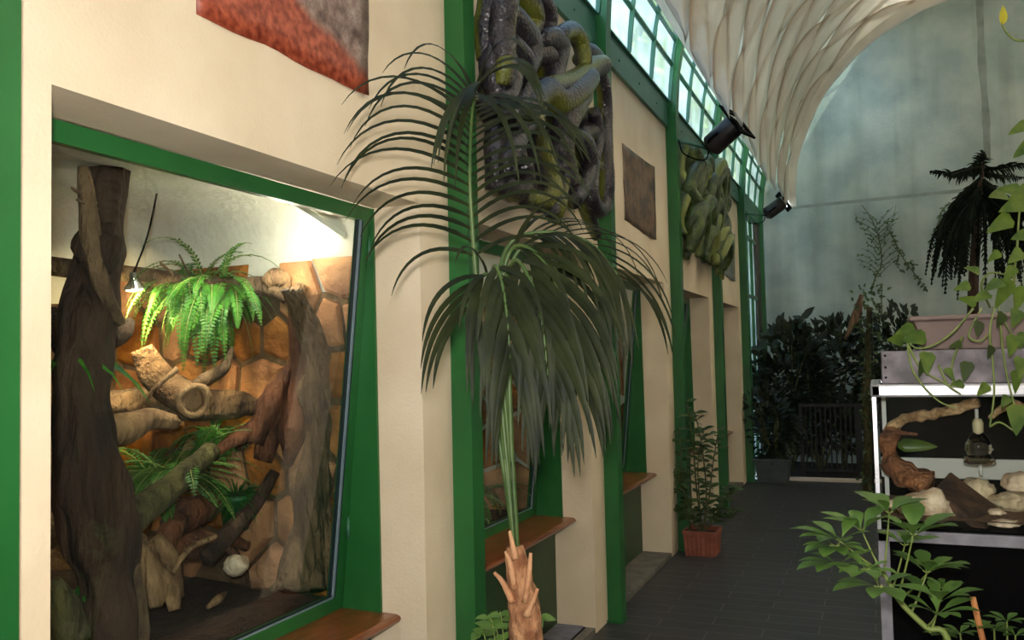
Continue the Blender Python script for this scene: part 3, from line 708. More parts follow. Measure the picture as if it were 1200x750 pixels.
def tuft(name, label, cat, c, n, ln, wd, mt, up=.8, droop=1.2):
    m = MB()
    for i in range(n):
        a = rnd.uniform(0, 2*PI); m.leaf(V(c)+V((rnd.uniform(-.04, .04), rnd.uniform(-.04, .04), 0)), V((math.cos(a)*.7, math.sin(a)*.7, up*rnd.uniform(.3, 1.3))), ln*rnd.uniform(.5, 1.1), wd, V((.3, -.9, .2)), droop, 4, 'strap')
    o = m.build(name, mt, None, off=c); return tag(o, label, cat)
tuft('grass_plant', 'strappy grass plant hanging at the left edge of the big terrarium', 'plant', T(76, 430, -.85), 14, .3, .014, 'fern', .3, 2.2)
sh = thing('small_shrub', 'tiny leafed plant at the left foot of the trunk in the terrarium', 'plant', T(88, 735, -.75))
m = MB()
for i in range(160):
    p = T(rnd.uniform(72, 108), rnd.uniform(690, 745), -.8+rnd.uniform(-.08, .08)); m.leaf(p, V((rnd.uniform(-1, 1), rnd.uniform(-1, .3), rnd.uniform(-.2, 1))), .022, .014, V((.3, -.9, .2)), .3, 3)
m.build('foliage', 'ferndark', sh)
m = MB()
for i in range(5): m.tube([T(88+i*2, 750, -.8), T(80+i*6, 700, -.8)], .002, 5, 0)
m.build('stem', 'stem', sh)
o = MB().tube([T(62, 680, -.5), T(74, 715, -.5), T(84, 750, -.5)], [.02, .045, .05], 12, 4, .2, 9).build('driftwood', 'moss', None, off=T(70, 715, -.5)); tag(o, 'mossy stump in the front left corner of the big terrarium', 'driftwood')
# lamps inside
lt = thing('tube_lamp', 'small lit tube lamp on the terrarium ceiling', 'lamp', T(370, 264, -.5))
a, b = T(357, 256, -.53), T(386, 275, -.47)
MB().tube([a, b], .012, 10, 0).build('lit_tube', 'tube', lt); dd = (b-a).normalized()
MB().obox((a+b)/2+V((0, 0, .03)), dd*.13, dd.cross(V((0, 0, 1))).normalized()*.025, V((0, 0, .014))).build('fitting', 'whitepanel', lt, smooth=False, bevel=.004)
lb = thing('reflector_lamp', 'small lit reflector lamp beside the trunk in the terrarium', 'lamp', T(157, 334, -1.1))
c = T(157, 334, -1.1)
MB().lathe([(.012, .05), (.014, .02), (.04, -.01), (.042, -.014), (.0, -.012)], 18, c, V((.1, -.25, 1))).build('reflector', 'chrome', lb)
MB().lathe([(.0, -.026), (.03, -.02), (.036, -.012), (0, -.012)], 18, c, V((.1, -.25, 1))).build('bulb', 'bulb', lb)
MB().tube([c+V((0, 0, .05)), c+V((.02, .05, .2)), c+V((.03, .1, .42))], .004, 6, 4).build('cable', 'black', lb)

# simpler displays in the second and third terrariums
for k, lab in ((1, 'second'), (2, 'third')):
    p = posts[k]
    m = MB().tube([(-.62, p+1.0, .62), (-.6, p+1.05, 1.1), (-.66, p+1.12, 1.6), (-.7, p+1.1, 2.2)], [.11, .09, .08, .07], 16, 6, .3, 7, .05); o = m.build('tree_trunk', 'redwood', None, off=(-.62, p+1, .65)); tag(o, 'reddish dead tree trunk inside the %s terrarium' % lab, 'tree trunk')
    m = crazy('s', (-1.36, p+1.955, .66), (1, 0, 0), (0, 0, 1), .96, 1.3, .24, (0, -1, 0), 30+k, 2); struct(m.build('wall_rockery_%d' % (k+1), 'stone', smooth=False), 'stone cladding inside the %s terrarium' % lab)
    fern('fern', 'green fern inside the %s terrarium, low beside its trunk' % lab, (-.6, p+1.45, .85), 'ferndark', 18, .38, .8, .05, .02, 1.5)
    fern('fern', 'green fern inside the %s terrarium, high on its stone wall' % lab, (-.75, p+1.7, 1.55), 'fern', 16, .32, .8, .05, .02, 2.2)

# ------------------------------------------------------------------ pictures and snake reliefs on the wall
PH = [photo_mat('reddish_lizard_photograph', [(60, 42, 36), (112, 88, 80), (150, 128, 118), (190, 176, 164)], 7, 3, (-.16, .34, (120, 44, 26), (186, 92, 62))),
      photo_mat('brown_bark_photograph', [(38, 32, 28), (84, 68, 56), (128, 98, 76), (104, 106, 98)], 7, 8),
      photo_mat('grey_stone_photograph', [(84, 90, 88), (120, 124, 118), (142, 140, 132)], 8, 12)]
def sheet(corners, label, mt, sag=.012, curl=0):
    # corner order: bottom left, bottom right, top right, top left ; a thin sheet with slightly wavy edges
    a, b, c, d = [V(q) for q in corners]; m = MB(); n = 12
    for i in range(n+1):
        for j in range(n+1):
            u, v = i/n, j/n; p = (a.lerp(b, u)).lerp(d.lerp(c, u), v)
            p.x = .0016+sag*abs(noise.noise(V((u*2.3, v*2.1, curl))))+curl*(u**6)*.01
            p.z += .012*noise.noise(V((u*4, 0, curl+3)))*(1-v); p.y += .012*noise.noise(V((0, v*4, curl+9)))*u
            m.v.append(p)
    for i in range(n):
        for j in range(n): q = i*(n+1)+j; m.f.append((q, q+n+1, q+n+2, q+1))
    o = m.build('photo_print', mt, None, off=((a+c)/2), solid=.003); return tag(o, label, 'poster', 'photographs on the beige wall')
def mk(s): return PH[s]
sheet([(0, 1.677, 2.50), (0, 2.468, 2.508), (0, 2.478, 3.3), (0, 1.675, 3.3)], 'large red and grey photo print above the nearest terrarium window', PH[0], .01, 1)
sheet([(0, 5.742, 2.55), (0, 6.565, 2.508), (0, 6.6, 3.09), (0, 5.735, 3.085)], 'brown bark-textured photo print past the black snake relief', PH[1], .014, 2)
sheet([(0, 9.884, 2.533), (0, 10.50, 2.48), (0, 10.62, 3.065), (0, 9.876, 3.067)], 'small grey photo print beyond the green snake relief', PH[2], .01, 4)

def relief(name, label, y0, y1, z0, z1, mt, seed, cols, rad):
    r = random.Random(seed); t = thing(name, label, 'wall sculpture', (0, y0, z0))
    W = (y1-y0)/cols
    k = 0
    def coil(pts, rad, bel):
        m = MB(); m.tube(pts, rad, 14, 7, belly=bel); m.build('snake_coil', mt, t)
    # long bodies winding up and down, looped over one another
    for c in range(cols):
        yc = y0+W*(c+.5)
        for lay in range(2):
            x = .075+.085*lay; pts = []; zt = z1-r.uniform(0, .2); zb = z0+r.uniform(0, .28); n = r.choice((4, 5, 6))
            ph = r.uniform(0, 6.3)
            for i in range(n+1):
                f = i/n; pts.append((x+.03*math.sin(ph+i*1.9), min(y1-rad, max(y0+rad, yc+W*.45*math.sin(ph+i*2.2)+(lay-.5)*W*.6)), zt+(zb-zt)*f))
            tr = [rad*.8, rad, rad*1.05, rad, rad*.9, rad*.55]
            coil(pts, tr, r.choice((2.6, 3.4, 1.8)))
    # crossing loops
    for i in range(int(cols*1.8)):
        yc = r.uniform(y0+W, y1-W); zc = z0+.15+(z1-z0-.25)*((i+.5)/(cols*1.8)); x = r.uniform(.13, .2); h = r.uniform(.12, .24); g = r.uniform(.8, 1.3)*W; s = r.choice((-1, 1))
        pts = [(x-.06, yc-g*s, zc-h), (x, yc-g*s*.9, zc), (x+.03, yc-g*s*.3, zc+h*.8), (x+.03, yc+g*s*.3, zc+h*.7), (x+.01, yc+g*s*.9, zc), (x-.05, yc+g*s, zc-h*1.1)]
        coil([(a, min(y1-rad*.5, max(y0+rad*.5, b)), min(z1, max(z0+.04, c))) for a, b, c in pts], [rad*.7, rad, rad*1.05, rad, rad*.85, rad*.6], r.choice((.6, 2.4, 4.0)))
    # head
    hy, hz = y0+(y1-y0)*.62, z0+.02
    m = MB().tube([(.16, hy-.02, hz+.3), (.18, hy, hz+.14), (.19, hy+.02, hz+.04), (.185, hy+.03, hz-.05), (.18, hy+.035, hz-.09)], [rad*.8, rad*.75, rad*1.0, rad*.7, rad*.25], 14, 6, flat=.75, belly=3.1); m.build('snake_head', mt, t)
    m = MB().tube([(.14, y1-.2, z0+.25), (.13, y1-.1, z0+.1), (.12, y1-.03, z0-.06)], [rad*.8, rad*.6, rad*.3], 12, 5, belly=2); m.build('snake_tail', mt, t)
    return t
SN = [
 ([(600, -25), (590, 0), (578, 26), (566, 46), (558, 54)], 16, .19, 2.2), ([(574, -25), (568, 5), (562, 30), (560, 60)], 15, .12, 1.0), ([(586, 6), (606, 28), (619, 50), (617, 72), (606, 88)], 16, .18, 3.9),
 ([(577, 22), (585, 48), (575, 70), (560, 80), (548, 92)], 17, .15, 3.0), ([(600, -15), (620, 6), (624, 24), (616, 42)], 14, .14, 1.2), ([(624, -12), (639, 10), (641, 26), (636, 44)], 12, .15, 4.2),
 ([(632, 46), (646, 44), (655, 54), (650, 78), (648, 100)], 13, .16, 3.4), ([(652, 52), (658, 40), (670, 36), (680, 50), (684, 70), (683, 92)], 10, .17, 1.0), ([(678, 70), (690, 60), (700, 70), (702, 84)], 9, .12, 3.8),
 ([(598, 48), (611, 64), (616, 86), (613, 110), (604, 130)], 12, .2, 2.6), ([(622, 64), (636, 62), (646, 78), (644, 100)], 13, .13, 4.5), ([(566, 84), (580, 66), (594, 72), (600, 92), (592, 118)], 13, .19, 3.3),
 ([(622, 108), (650, 102), (676, 94), (694, 80), (706, 76)], 13, .19, 5.2), ([(698, 74), (707, 100), (709, 135), (708, 172), (711, 208), (709, 236), (701, 246), (693, 230), (694, 194), (700, 160), (696, 130)], 9, .18, 2.4),
 ([(612, 140), (624, 120), (640, 106), (655, 118), (676, 108), (690, 92)], 15, .21, 1.2), ([(630, 116), (625, 145), (629, 172), (641, 206), (645, 224), (634, 236), (618, 232)], 14, .18, 3.2),
 ([(682, 112), (666, 138), (657, 168), (661, 195), (668, 218)], 15, .2, 2.2), ([(586, 136), (604, 124), (617, 138), (606, 160), (590, 178), (578, 200)], 13, .2, 3.6), ([(558, 214), (570, 190), (583, 162), (592, 136), (586, 112)], 15, .14, 1.2),
 ([(576, 222), (588, 215), (604, 224), (616, 216), (614, 190)], 12, .15, 2.2), ([(668, 158), (685, 168), (690, 196), (681, 220), (672, 236)], 11, .2, 3.6), ([(676, 166), (690, 154), (705, 162), (707, 182), (700, 200)], 11, .14, 1.6),
 ([(600, 150), (604, 182), (610, 210), (622, 232)], 13, .12, 2.4), ([(640, 150), (648, 180), (656, 206), (664, 230)], 13, .12, 2.4), ([(560, 110), (574, 128), (584, 150), (580, 176)], 14, .1, 2.8), ([(640, 120), (660, 150), (680, 180), (684, 210)], 14, .1, 2.0), ([(600, 100), (625, 112), (650, 110)], 14, .1, 2.0), ([(596, 20), (610, 50), (630, 80), (640, 110)], 15, .08, 1.5), ([(570, 100), (600, 120), (640, 135), (690, 140)], 15, .07, 1.5), ([(580, 30), (590, 70), (580, 110), (600, 150)], 15, .07, 1.5)]
t = thing('snake_relief', 'wall sculpture of tangled black snakes behind the palm', 'wall sculpture', (0, posts[1]+.13, 2.44))
for pts, r, x, bel in SN:
    q = [ux(u, v, x+.012*math.sin(i*2)) for i, (u, v) in enumerate(pts)]; k = [r/ppm(p) for p in q]
    for p, kk in zip(q, k): p.y = max(p.y, posts[1]+PW+.015+kk*1.15); n_ = len(k)
    for i in range(n_): k[i] *= 1.1*(.72+.28*math.sin(PI*(.12+.76*i/(n_-1))))
    MB().tube(q, k, 14, 7, belly=bel).build('snake_coil', 'snakeblack', t)
q = [ux(u, v, x) for u, v, x in ((660, 200, .17), (655, 224, .2), (650, 240, .21), (648, 254, .2), (647, 260, .19))]; MB().tube(q, [.05, .046, .062, .045, .016], 14, 6, flat=.8, belly=3.1).build('snake_head', 'snakeblack', t)
q = [ux(u, v, x) for u, v, x in ((678, 205, .14), (684, 232, .14), (692, 258, .13), (699, 277, .12))]; MB().tube(q, [.055, .05, .042, .03], 12, 5, belly=2).build('snake_tail', 'snakeblack', t)
relief('snake_relief', 'wall sculpture of tangled green snakes further along the wall', posts[3]+.13, posts[4]-.05, 2.45, 3.45, 'snakegreen', 21, 10, .068)

# ------------------------------------------------------------------ cloth canopy under the vault
CV = thing('fabric_canopy', 'cream pleated cloth canopy hung under the glazed vault', 'canopy', (3.0, 6, 3.6))
CR, CX, CZ = 2.45, 3.02, 3.6
def cpt(s, y, d):
    # s: length along the arc from the lower left edge, d: sag towards the room
    if s < 0: return V((CX-CR+d, y, CZ+s))
    a = s/CR; r = CR-d; return V((CX-r*math.cos(a), y, CZ+r*math.sin(a)))
PITCH, LEN = .42, 1.2
ncol = 34; ytop = 11.45
for i in range(ncol):
    yc = ytop-PITCH*i; m = MB(); off = -.1 if i % 2 else -.1-LEN/2
    for j in range(9):
        a, b = off+j*LEN, off+(j+1)*LEN+.06
        n, k = 12, 8; base = len(m.v); wob = rnd.uniform(-.025, .025); tw = rnd.uniform(-.01, .03)
        for q in range(n+1):
            t = q/n; s = max(a+(b-a)*t, -.12-.05*math.sin(i*2.3))
            wd = PITCH*1.02*math.sin(PI*t)**.9+.012
            for g in range(k+1):
                u = -1+2*g/k; e = math.sin(PI*t)
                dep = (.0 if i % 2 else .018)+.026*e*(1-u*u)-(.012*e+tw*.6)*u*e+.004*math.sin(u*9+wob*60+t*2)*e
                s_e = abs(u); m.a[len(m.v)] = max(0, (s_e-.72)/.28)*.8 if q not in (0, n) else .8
                m.v.append(cpt(s, min(ytop+.15, yc+u*wd+wob*e), dep))
        for q in range(n):
            for g in range(k): z = base+q*(k+1)+g; m.f.append((z, z+1, z+k+2, z+k+1))
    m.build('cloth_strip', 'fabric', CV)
m = MB(); base = 0; n = 28
for q in range(n+1):
    s = .15+(PI*CR-.3)*q/n
    for y in (-2.45, ytop+.1): m.v.append(cpt(s, y, -.16))
for q in range(n): z = 2*q; m.f.append((z, z+1, z+3, z+2))
m.build('backing_cloth', 'glow_backing', CV)
m = MB()
for q in range(41):
    s = -.3+(PI*CR+.6)*q/40; a_ = max(.34, min(PI-.34, s/CR))
    for r_ in (2.4, 2.7, 3.02): m.v.append(V((CX+.03-r_*math.cos(a_), ytop+.12+.02*math.sin(q*1.7)*(r_ < 2.8), CZ+r_*math.sin(a_))))
for q in range(40):
    for g in range(2): z = q*3+g; m.f.append((z, z+1, z+4, z+3))
m.build('added_light_screen', 'glow_backing', CV)  # added screen closing the gap under the roof, blocks light on the end wall
m = MB()
for q in range(41):
    s = -.1+(PI*CR+.2)*q/40
    for y, d in ((ytop+.0, .03), (ytop+.08, .12), (ytop+.2, .12), (ytop+.24, .02)): m.v.append(cpt(s, y+.015*math.sin(q*1.3), d+.02*noise.noise(V((s*3, y*4, 0)))))
for q in range(40):
    for g in range(3): z = q*4+g; m.f.append((z, z+1, z+5, z+4))
m.build('hem', 'fabric', CV)

# ------------------------------------------------------------------ stage spotlights
def spot(label, c, axis, L, R, arm, lit=False):
    t = thing('spotlight', label, 'spotlight', c, 'black stage spotlights on the wall posts'); ax = V(axis).normalized(); c = V(c)
    MB().lathe([(R*.55, -L/2-.03), (R*.95, -L/2), (R, -L/2+.01), (R, L/2-.01), (R*.96, L/2), (R*.9, L/2), (R*.86, L/2-.04), (0, L/2-.05)], 24, c, ax).build('body', 'blackgloss', t)
    X = ax.cross(V((0, 0, 1))).normalized(); Y = X.cross(ax)
    h = R*1.55; g = c+ax*(L/2+.012); m = MB()
    for sx, sy, hx, hy in ((0, 1, h, h*.2), (0, -1, h, h*.2), (1, 0, h*.2, h*.62), (-1, 0, h*.2, h*.62)): m.obox(g+X*sx*h*.8+Y*sy*h*.8, X*hx, Y*hy, ax*.008)
    m.build('filter_frame', 'black', t, smooth=False)
    m = MB()
    for s in (-1, 1): m.tube([c+X*s*R*1.02, c+X*s*R*1.12-ax*L*.35, c-ax*L*.62+X*s*R*.2], .01, 6, 4)
    m.tube([c-ax*L*.62+X*R*.2, c-ax*L*.62-X*R*.2], .01, 6, 0); m.build('yoke', 'black', t)
    MB().tube([arm, c-ax*L*.62], .013, 8, 0).build('arm', 'greenbeam', t)
    for s in (-1, ): MB().tube([c-ax*L*.55, c-ax*L*.8+V((0, 0, -.06)), V(arm)+V((.05, 0, -.12)), V(arm)+V((.01, 0, 0))], .006, 6, 5).build('cable', 'black', t)
    return t
s1 = uy(848, 158, posts[3]+.2)
spot('large black spotlight on the third post from the palm, aimed upward', s1, (.72, -.22, .5), .28, .098, (PD, posts[3]+.05, 3.42))
s2 = uy(908, 244, posts[5]+.1)
spot('smaller black spotlight on the last green post by the end wall', s2, (.78, .2, .55), .24, .085, (PD, posts[5]+.05, s2.z-.05))
s3 = uy(990, 44, 11.75)
t = thing('spotlight', 'small spotlight clipped to the canopy edge, washing the end wall', 'spotlight', s3)
MB().lathe([(.03, -.1), (.06, -.08), (.07, 0), (.085, .05), (.08, .05), (.06, .0), (0, -.01)], 20, s3, V((.25, .8, -.55))).build('body', 'black', t)
MB().lathe([(0, .012), (.055, .012), (.055, .004), (0, .004)], 20, s3, V((.25, .8, -.55))).build('lit_lens', 'bulbblue', t)
MB().tube([s3, s3+V((-.05, -.15, .12)), s3+V((-.05, -.25, .2))], .012, 8, 4).build('arm', 'black', t)

# ------------------------------------------------------------------ kentia palm
PY = 2.35
def Q(u, v, y=PY): return uy(u, v, y)
pb = Q(617, 770); pb.z = 0
pm = thing('kentia_palm', 'tall potted palm with drooping dark fronds in front of the wall', 'palm', (pb.x, PY, 0))
MB().lathe([(.15, 0), (.2, .3), (.215, .3), (.215, .36), (.195, .36), (.19, .31), (0, .31)], 28, (pb.x, PY, 0)).build('pot', 'planter', pm)
MB().lathe([(0, .325), (.188, .32), (.188, .3)], 24, (pb.x, PY, 0)).build('potting_soil', 'soil', pm)
m = MB(); m.tube([(pb.x, PY, .3), Q(617, 745), Q(612, 700), Q(607, 665), Q(604, 640)], [.06, .05, .042, .036, .026], 20, 8, .22, 30, .03); m.build('trunk', 'palmtrunk', pm)
for pts in (([615, 706], [620, 672], [622, 648]), ([601, 706], [589, 682], [579, 671]), ([603, 690], [598, 660], [592, 646]), ([617, 722], [624, 706], [630, 690]), ([604, 655], [600, 635], [597, 622])):
    q = [Q(a, b, PY-.04+.0*i) for i, (a, b) in enumerate(pts)]; MB().tube(q, [.011, .008, .005], 8, 4, .15, 20).build('leaf_stub', 'stub', pm)
def palm_frond(pts, nleaf, t0, L, wd, ang, droop, ref, lift=0, sides=(-1, 1), lprof=None, jit=.08, twist=0):
    P = catmull(pts, 10); f = MB().tube(P, [.0085, .008, .006, .0025], 7, 0).build('frond', 'palmstem', pm); m = MB()
    N = len(P)-1
    for i in range(nleaf):
        u = t0+(1-t0)*(i/(nleaf-1))**.95; x = u*N; a = min(int(x), N-1); p = P[a].lerp(P[a+1], x-a)
        tg = (P[min(a+1, N)]-P[max(a-1, 0)]).normalized(); S = tg.cross(V(ref)).normalized(); Nn = S.cross(tg)
        w = (u-t0)/(1-t0); ln = L*(lprof(w) if lprof else (.55+.45*math.sin(PI*(.15+.7*w))))
        for sd in sides:
            aa = math.radians(ang*(1-.35*w)+rnd.uniform(-5, 5)); d = (tg*math.cos(aa)+S*sd*math.sin(aa)+Nn*lift+V((0, 0, 0))).normalized()
            k = 12; st = ln*rnd.uniform(.9, 1.08)/k; pp = [p.copy()]
            dr = droop*rnd.uniform(.85, 1.2); jx = V((rnd.uniform(-1, 1), rnd.uniform(-1, 1), 0))*jit
            for q in range(k):
                pp.append(pp[-1]+d*st); d = (d+V((0, 0, -dr*(.4+1.2*q/k)/k))+jx/k).normalized()
            m.blade(pp, lambda t: wd*min(1, .35+t*5)*(1-t**2.2)+.0006, V(ref)*.8+V((0, 0, .5)), .25)
    m.build('leaflets', 'palm', f); return f
TOP = [(604, 645), (594, 560), (582, 470)]
pr = lambda w: .62+.5*math.sin(PI*min(1, .1+.8*w)) if w < .9 else .75
# the tall upright frond
palm_frond([Q(604, 645), Q(592, 560), Q(577, 470), Q(564, 390), Q(556, 300, PY-.02), Q(551, 220, PY-.04), Q(552, 155, PY-.1), Q(556, 112, PY-.19), Q(562, 96, PY-.32)], 26, .5, .44, .0085, 62, 2.5, (.35, -.93, .1), .05, jit=.12, lprof=lambda w: .8+.3*math.sin(PI*w)-.15*w)
# the drooping fronds of the crown
palm_frond([Q(606, 645), Q(600, 540), Q(590, 420), Q(588, 335), Q(602, 290), Q(632, 300, PY-.04), Q(656, 345, PY-.08), Q(672, 410, PY-.1)], 12, .58, .38, .0115, 34, 2.6, (.3, -.9, .35), .05)
palm_frond([Q(606, 645), Q(598, 540), Q(588, 420), Q(583, 340), Q(598, 285, PY+.04), Q(640, 272, PY+.06), Q(690, 284, PY+.08), Q(724, 322, PY+.08)], 12, .62, .38, .009, 44, 2.4, (.2, -.6, .8), .05)
palm_frond([Q(604, 645), Q(592, 540), Q(582, 430), Q(577, 345, PY-.05), Q(580, 312, PY-.1), Q(588, 330, PY-.16), Q(594, 370, PY-.2), Q(598, 420, PY-.2)], 8, .62, .38, .0125, 28, 2.4, (.3, -.9, .3), .05)
palm_frond([Q(606, 645), Q(600, 540), Q(592, 420), Q(590, 340), Q(604, 305, PY-.06), Q(624, 335, PY-.12), Q(636, 385, PY-.14), Q(642, 440, PY-.14)], 9, .6, .38, .0125, 32, 2.6, (.3, -.9, .3), .05)
palm_frond([Q(604, 645), Q(594, 540), Q(584, 430), Q(580, 350), Q(572, 322, PY-.06), Q(558, 332, PY-.1), Q(548, 360, PY-.12)], 6, .68, .34, .011, 32, 2.8, (.3, -.9, .3), .05)
palm_frond([Q(606, 645), Q(600, 540), Q(596, 420), Q(594, 330, PY+.05), Q(616, 288, PY+.08), Q(650, 320, PY+.1), Q(668, 380, PY+.1), Q(676, 440, PY+.1)], 10, .6, .36, .012, 34, 2.8, (.3, -.9, .3), .05)
m = MB().leaf(Q(602, 322, PY-.1), V((.1, -.2, -1)), .05, .022, V((.3, -.9, .1)), .2, 4); m.build('yellow_tip', 'yellowleaf', pm)

# leafy seedlings at the foot of the palm
def leafy(name, label, cat, base, stems, mt, leaflen, leafw, nleaf, stemmat='stem', loc=None, group=None, shape='ovate', whorl=False, droop=.5):
    t = thing(name, label, cat, loc or base, group); ms, ml = MB(), MB()
    for pts, r in stems:
        P = catmull(pts, 6); ms.tube(P, [r, r*.5], 7, 0); N = len(P)-1
        for i in range(nleaf):
            x = (.25+.75*(i+rnd.uniform(0, .8))/nleaf)*N; a = min(int(x), N-1); p = P[a].lerp(P[a+1], min(1, x-a)); an = i*2.4+rnd.uniform(-.5, .5)
            ml.leaf(p, V((math.cos(an), math.sin(an), rnd.uniform(-.1, .7))), leaflen*rnd.uniform(.6, 1.15), leafw*rnd.uniform(.7, 1.1), V((.2, -.5, .8)), droop, 5, shape)
    ms.build('stem', stemmat, t); ml.build('foliage', mt, t); return t
SDY = PY+.1
sb = Q(588, 770, SDY); sb.z = .33
leafy('leafy_seedling', 'bright leafed seedlings at the foot of the palm', 'plant', sb, [([sb, Q(580, 750, SDY), Q(572, 720, SDY)], .003), ([sb+V((.02, 0, 0)), Q(590, 748, SDY), Q(586, 716, SDY)], .003), ([sb+V((.08, .03, 0)), Q(622, 745, SDY), Q(634, 722, SDY)], .003), ([sb, Q(570, 755, SDY), Q(560, 742, SDY)], .003), ([sb, Q(584, 752, SDY), Q(577, 735, SDY-.03)], .003)], 'leafmid', .062, .03, 9)

# ------------------------------------------------------------------ terracotta pot plant by the fourth post
tp = uz(822, 652, 0); tp = V((.21, 7.08, 0))
t = thing('terracotta_pot', 'square ribbed terracotta pot on the slate floor by a green post', 'pot', tp)
m = MB(); hw0, hw1 = .115, .135
def sqring(h, z, ribs=True):
    out = []
    for sx, sy in ((-1, -1), (1, -1), (1, 1), (-1, 1)):
        ex, ey = {(-1, -1): (1, 0), (1, -1): (0, 1), (1, 1): (-1, 0), (-1, 1): (0, -1)}[(sx, sy)]
        for k in range(14): out.append(V((tp.x+sx*h+ex*2*h*k/14-(ey*(.004 if ribs and k % 2 else 0)), tp.y+sy*h+ey*2*h*k/14+(ex*(.004 if ribs and k % 2 else 0)), z)))
    return out
rings = [sqring(.118, 0.0), sqring(.13, .17), sqring(.137, .172, False), sqring(.137, .2, False), sqring(.12, .2, False), sqring(.118, .15, False)]
for r in rings: m.v += r
k = len(rings[0])
for i in range(len(rings)-1):
    for j in range(k): j2 = (j+1) % k; m.f.append((i*k+j, i*k+j2, (i+1)*k+j2, (i+1)*k+j))
m.f.append(tuple(range(k-1, -1, -1))); m.f.append(tuple((len(rings)-1)*k+j for j in range(k)))
m.build('pot', 'terra', t, smooth=False)
MB().box(tp.x-.117, tp.x+.117, tp.y-.117, tp.y+.117, .152, .165).build('potting_soil', 'soil', t, smooth=False)
b = tp+V((0, 0, .16))
def K(u, v, y=7.05): return uy(u, v, y)
leafy('potted_shrub', 'slender leafy shrub growing in the terracotta pot', 'shrub', b, [
    ([b, K(816, 570), K(812, 520), K(805, 470)], .008), ([b, K(828, 580), K(822, 520), K(814, 482)], .008),
    ([b, K(830, 590), K(836, 540), K(842, 503)], .007), ([b, K(812, 600), K(798, 570), K(790, 550)], .006),
    ([b, K(808, 610), K(795, 598), K(781, 592)], .006), ([b, K(840, 600), K(852, 580), K(860, 572)], .006), ([b, K(820, 590), K(818, 540), K(826, 500)], .006), ([b, K(806, 600), K(800, 560), K(796, 500)], .006),
    ([b, K(838, 610), K(850, 604), K(862, 600)], .005)], 'leaf', .1, .045, 30, 'vinestem')

# floor grate
g0 = V((-.15, posts[1]+OPF-.1, .032)); m = MB()
o = thing('floor_grate', 'small metal floor grate at the foot of the second recess', 'grate', g0)
m.box(-.235, -.06, g0.y-.22, g0.y+.08, .031, .036); 
m2 = MB()
for i in range(12): m2.box(-.23, -.065, g0.y-.21+i*.024, g0.y-.2+i*.024, .036, .046)
m.build('tray', 'black', o, smooth=False); m2.build('bars', 'alugrey', o, smooth=False)

# ------------------------------------------------------------------ planting bed at the end of the corridor
struct(MB().box(.12, 6.0, 11.44, 11.56, -.01, .035).build('trim_9', 'whitestep', smooth=False), 'white edge strip where the tiles end')
m = MB(); nx, ny = 30, 10
for i in range(nx+1):
    for j in range(ny+1): x = .05+5.9*i/nx; y = 11.56+1.73*j/ny; m.v.append(V((x, y, .02+.05*noise.noise(V((x*2, y*2, 0))))))
for i in range(nx):
    for j in range(ny): q = i*(ny+1)+j; m.f.append((q, q+ny+1, q+ny+2, q+1))
o = m.build('bed_soil', 'soil'); tag(o, 'dark soil of the planting bed below the end wall', 'soil', None, 'stuff')
fy = 11.66; fa, fb = uy(938, 475, fy), uy(1075, 475, fy); fz = fa.z
fn = thing('metal_fence', 'low black bar fence in front of the planting bed', 'fence', (fa.x, fy, .03))
MB().box(fa.x, fb.x, fy-.02, fy+.02, fz-.02, fz+.02).build('top_rail', 'fence', fn, smooth=False)
MB().box(fa.x, fb.x, fy-.015, fy+.015, .1, .13).build('bottom_rail', 'fence', fn, smooth=False)
m = MB(); n = int((fb.x-fa.x)/.058)
for i in range(n+1): x = fa.x+(fb.x-fa.x)*i/n; m.box(x-.009, x+.009, fy-.009, fy+.009, .12, fz-.01)
m.build('bars', 'fence', fn, smooth=False)
for x in (fa.x, (fa.x+fb.x)/2, fb.x): MB().box(x-.022, x+.022, fy-.022, fy+.022, .0, fz+.03).build('fence_post', 'fence', fn, smooth=False)

def shrub(name, label, base, c, rx, ry, rz, n, ln, wd, mt, shape='ovate', stems=6, cat='shrub', extra=None):
    t = thing(name, label, cat, base); ml, ms = MB(), MB(); c = V(c)
    for i in range(n):
        while True:
            q = V((rnd.uniform(-1, 1), rnd.uniform(-1, 1), rnd.uniform(-1, 1)))
            if .3 < q.length < 1: break
        p = c+V((q.x*rx, q.y*ry, q.z*rz)); p += V((noise.noise(p*2.5), noise.noise(p*2.5+V((9, 0, 0))), noise.noise(p*2.5+V((0, 9, 0)))))*.18
        if p.z < .12: continue
        ml.leaf(p, q+V((rnd.uniform(-.5, .5), rnd.uniform(-.5, .5), rnd.uniform(-.3, .6))), ln*rnd.uniform(.6, 1.2), wd*rnd.uniform(.7, 1.1), V((.1, -.5, .8)), .5, 4, shape)
    for i in range(stems):
        a = rnd.uniform(0, 2*PI); e = c+V((math.cos(a)*rx*.7, math.sin(a)*ry*.7, rz*rnd.uniform(.1, .9))); ms.tube([base, V(base).lerp(e, .5)+V((rnd.uniform(-.1, .1), 0, .1)), e], [.02, .012, .005], 7, 5)
    if extra:
        for e, L, W_ in extra:
            ms.tube([c, (c+V(e))/2+V((0, 0, .05)), V(e)], [.008, .004], 6, 4)
            for k in range(5): an = k*1.3; ml.leaf(V(e)-V((0, 0, .03*k)), V((math.cos(an), math.sin(an), 1.2-.25*k)), L, W_, V((.1, -.8, .4)), .4, 5)
    ms.build('stem', 'vinestem', t); ml.build('foliage', mt, t); return t
def B(u, v, y): return uy(u, v, y)
gpb = V((.32, 11.28, 0))
t = thing('grey_planter', 'grey plastic planter trough on the floor at the end of the green wall', 'planter', gpb)
hx = .21; m = MB()
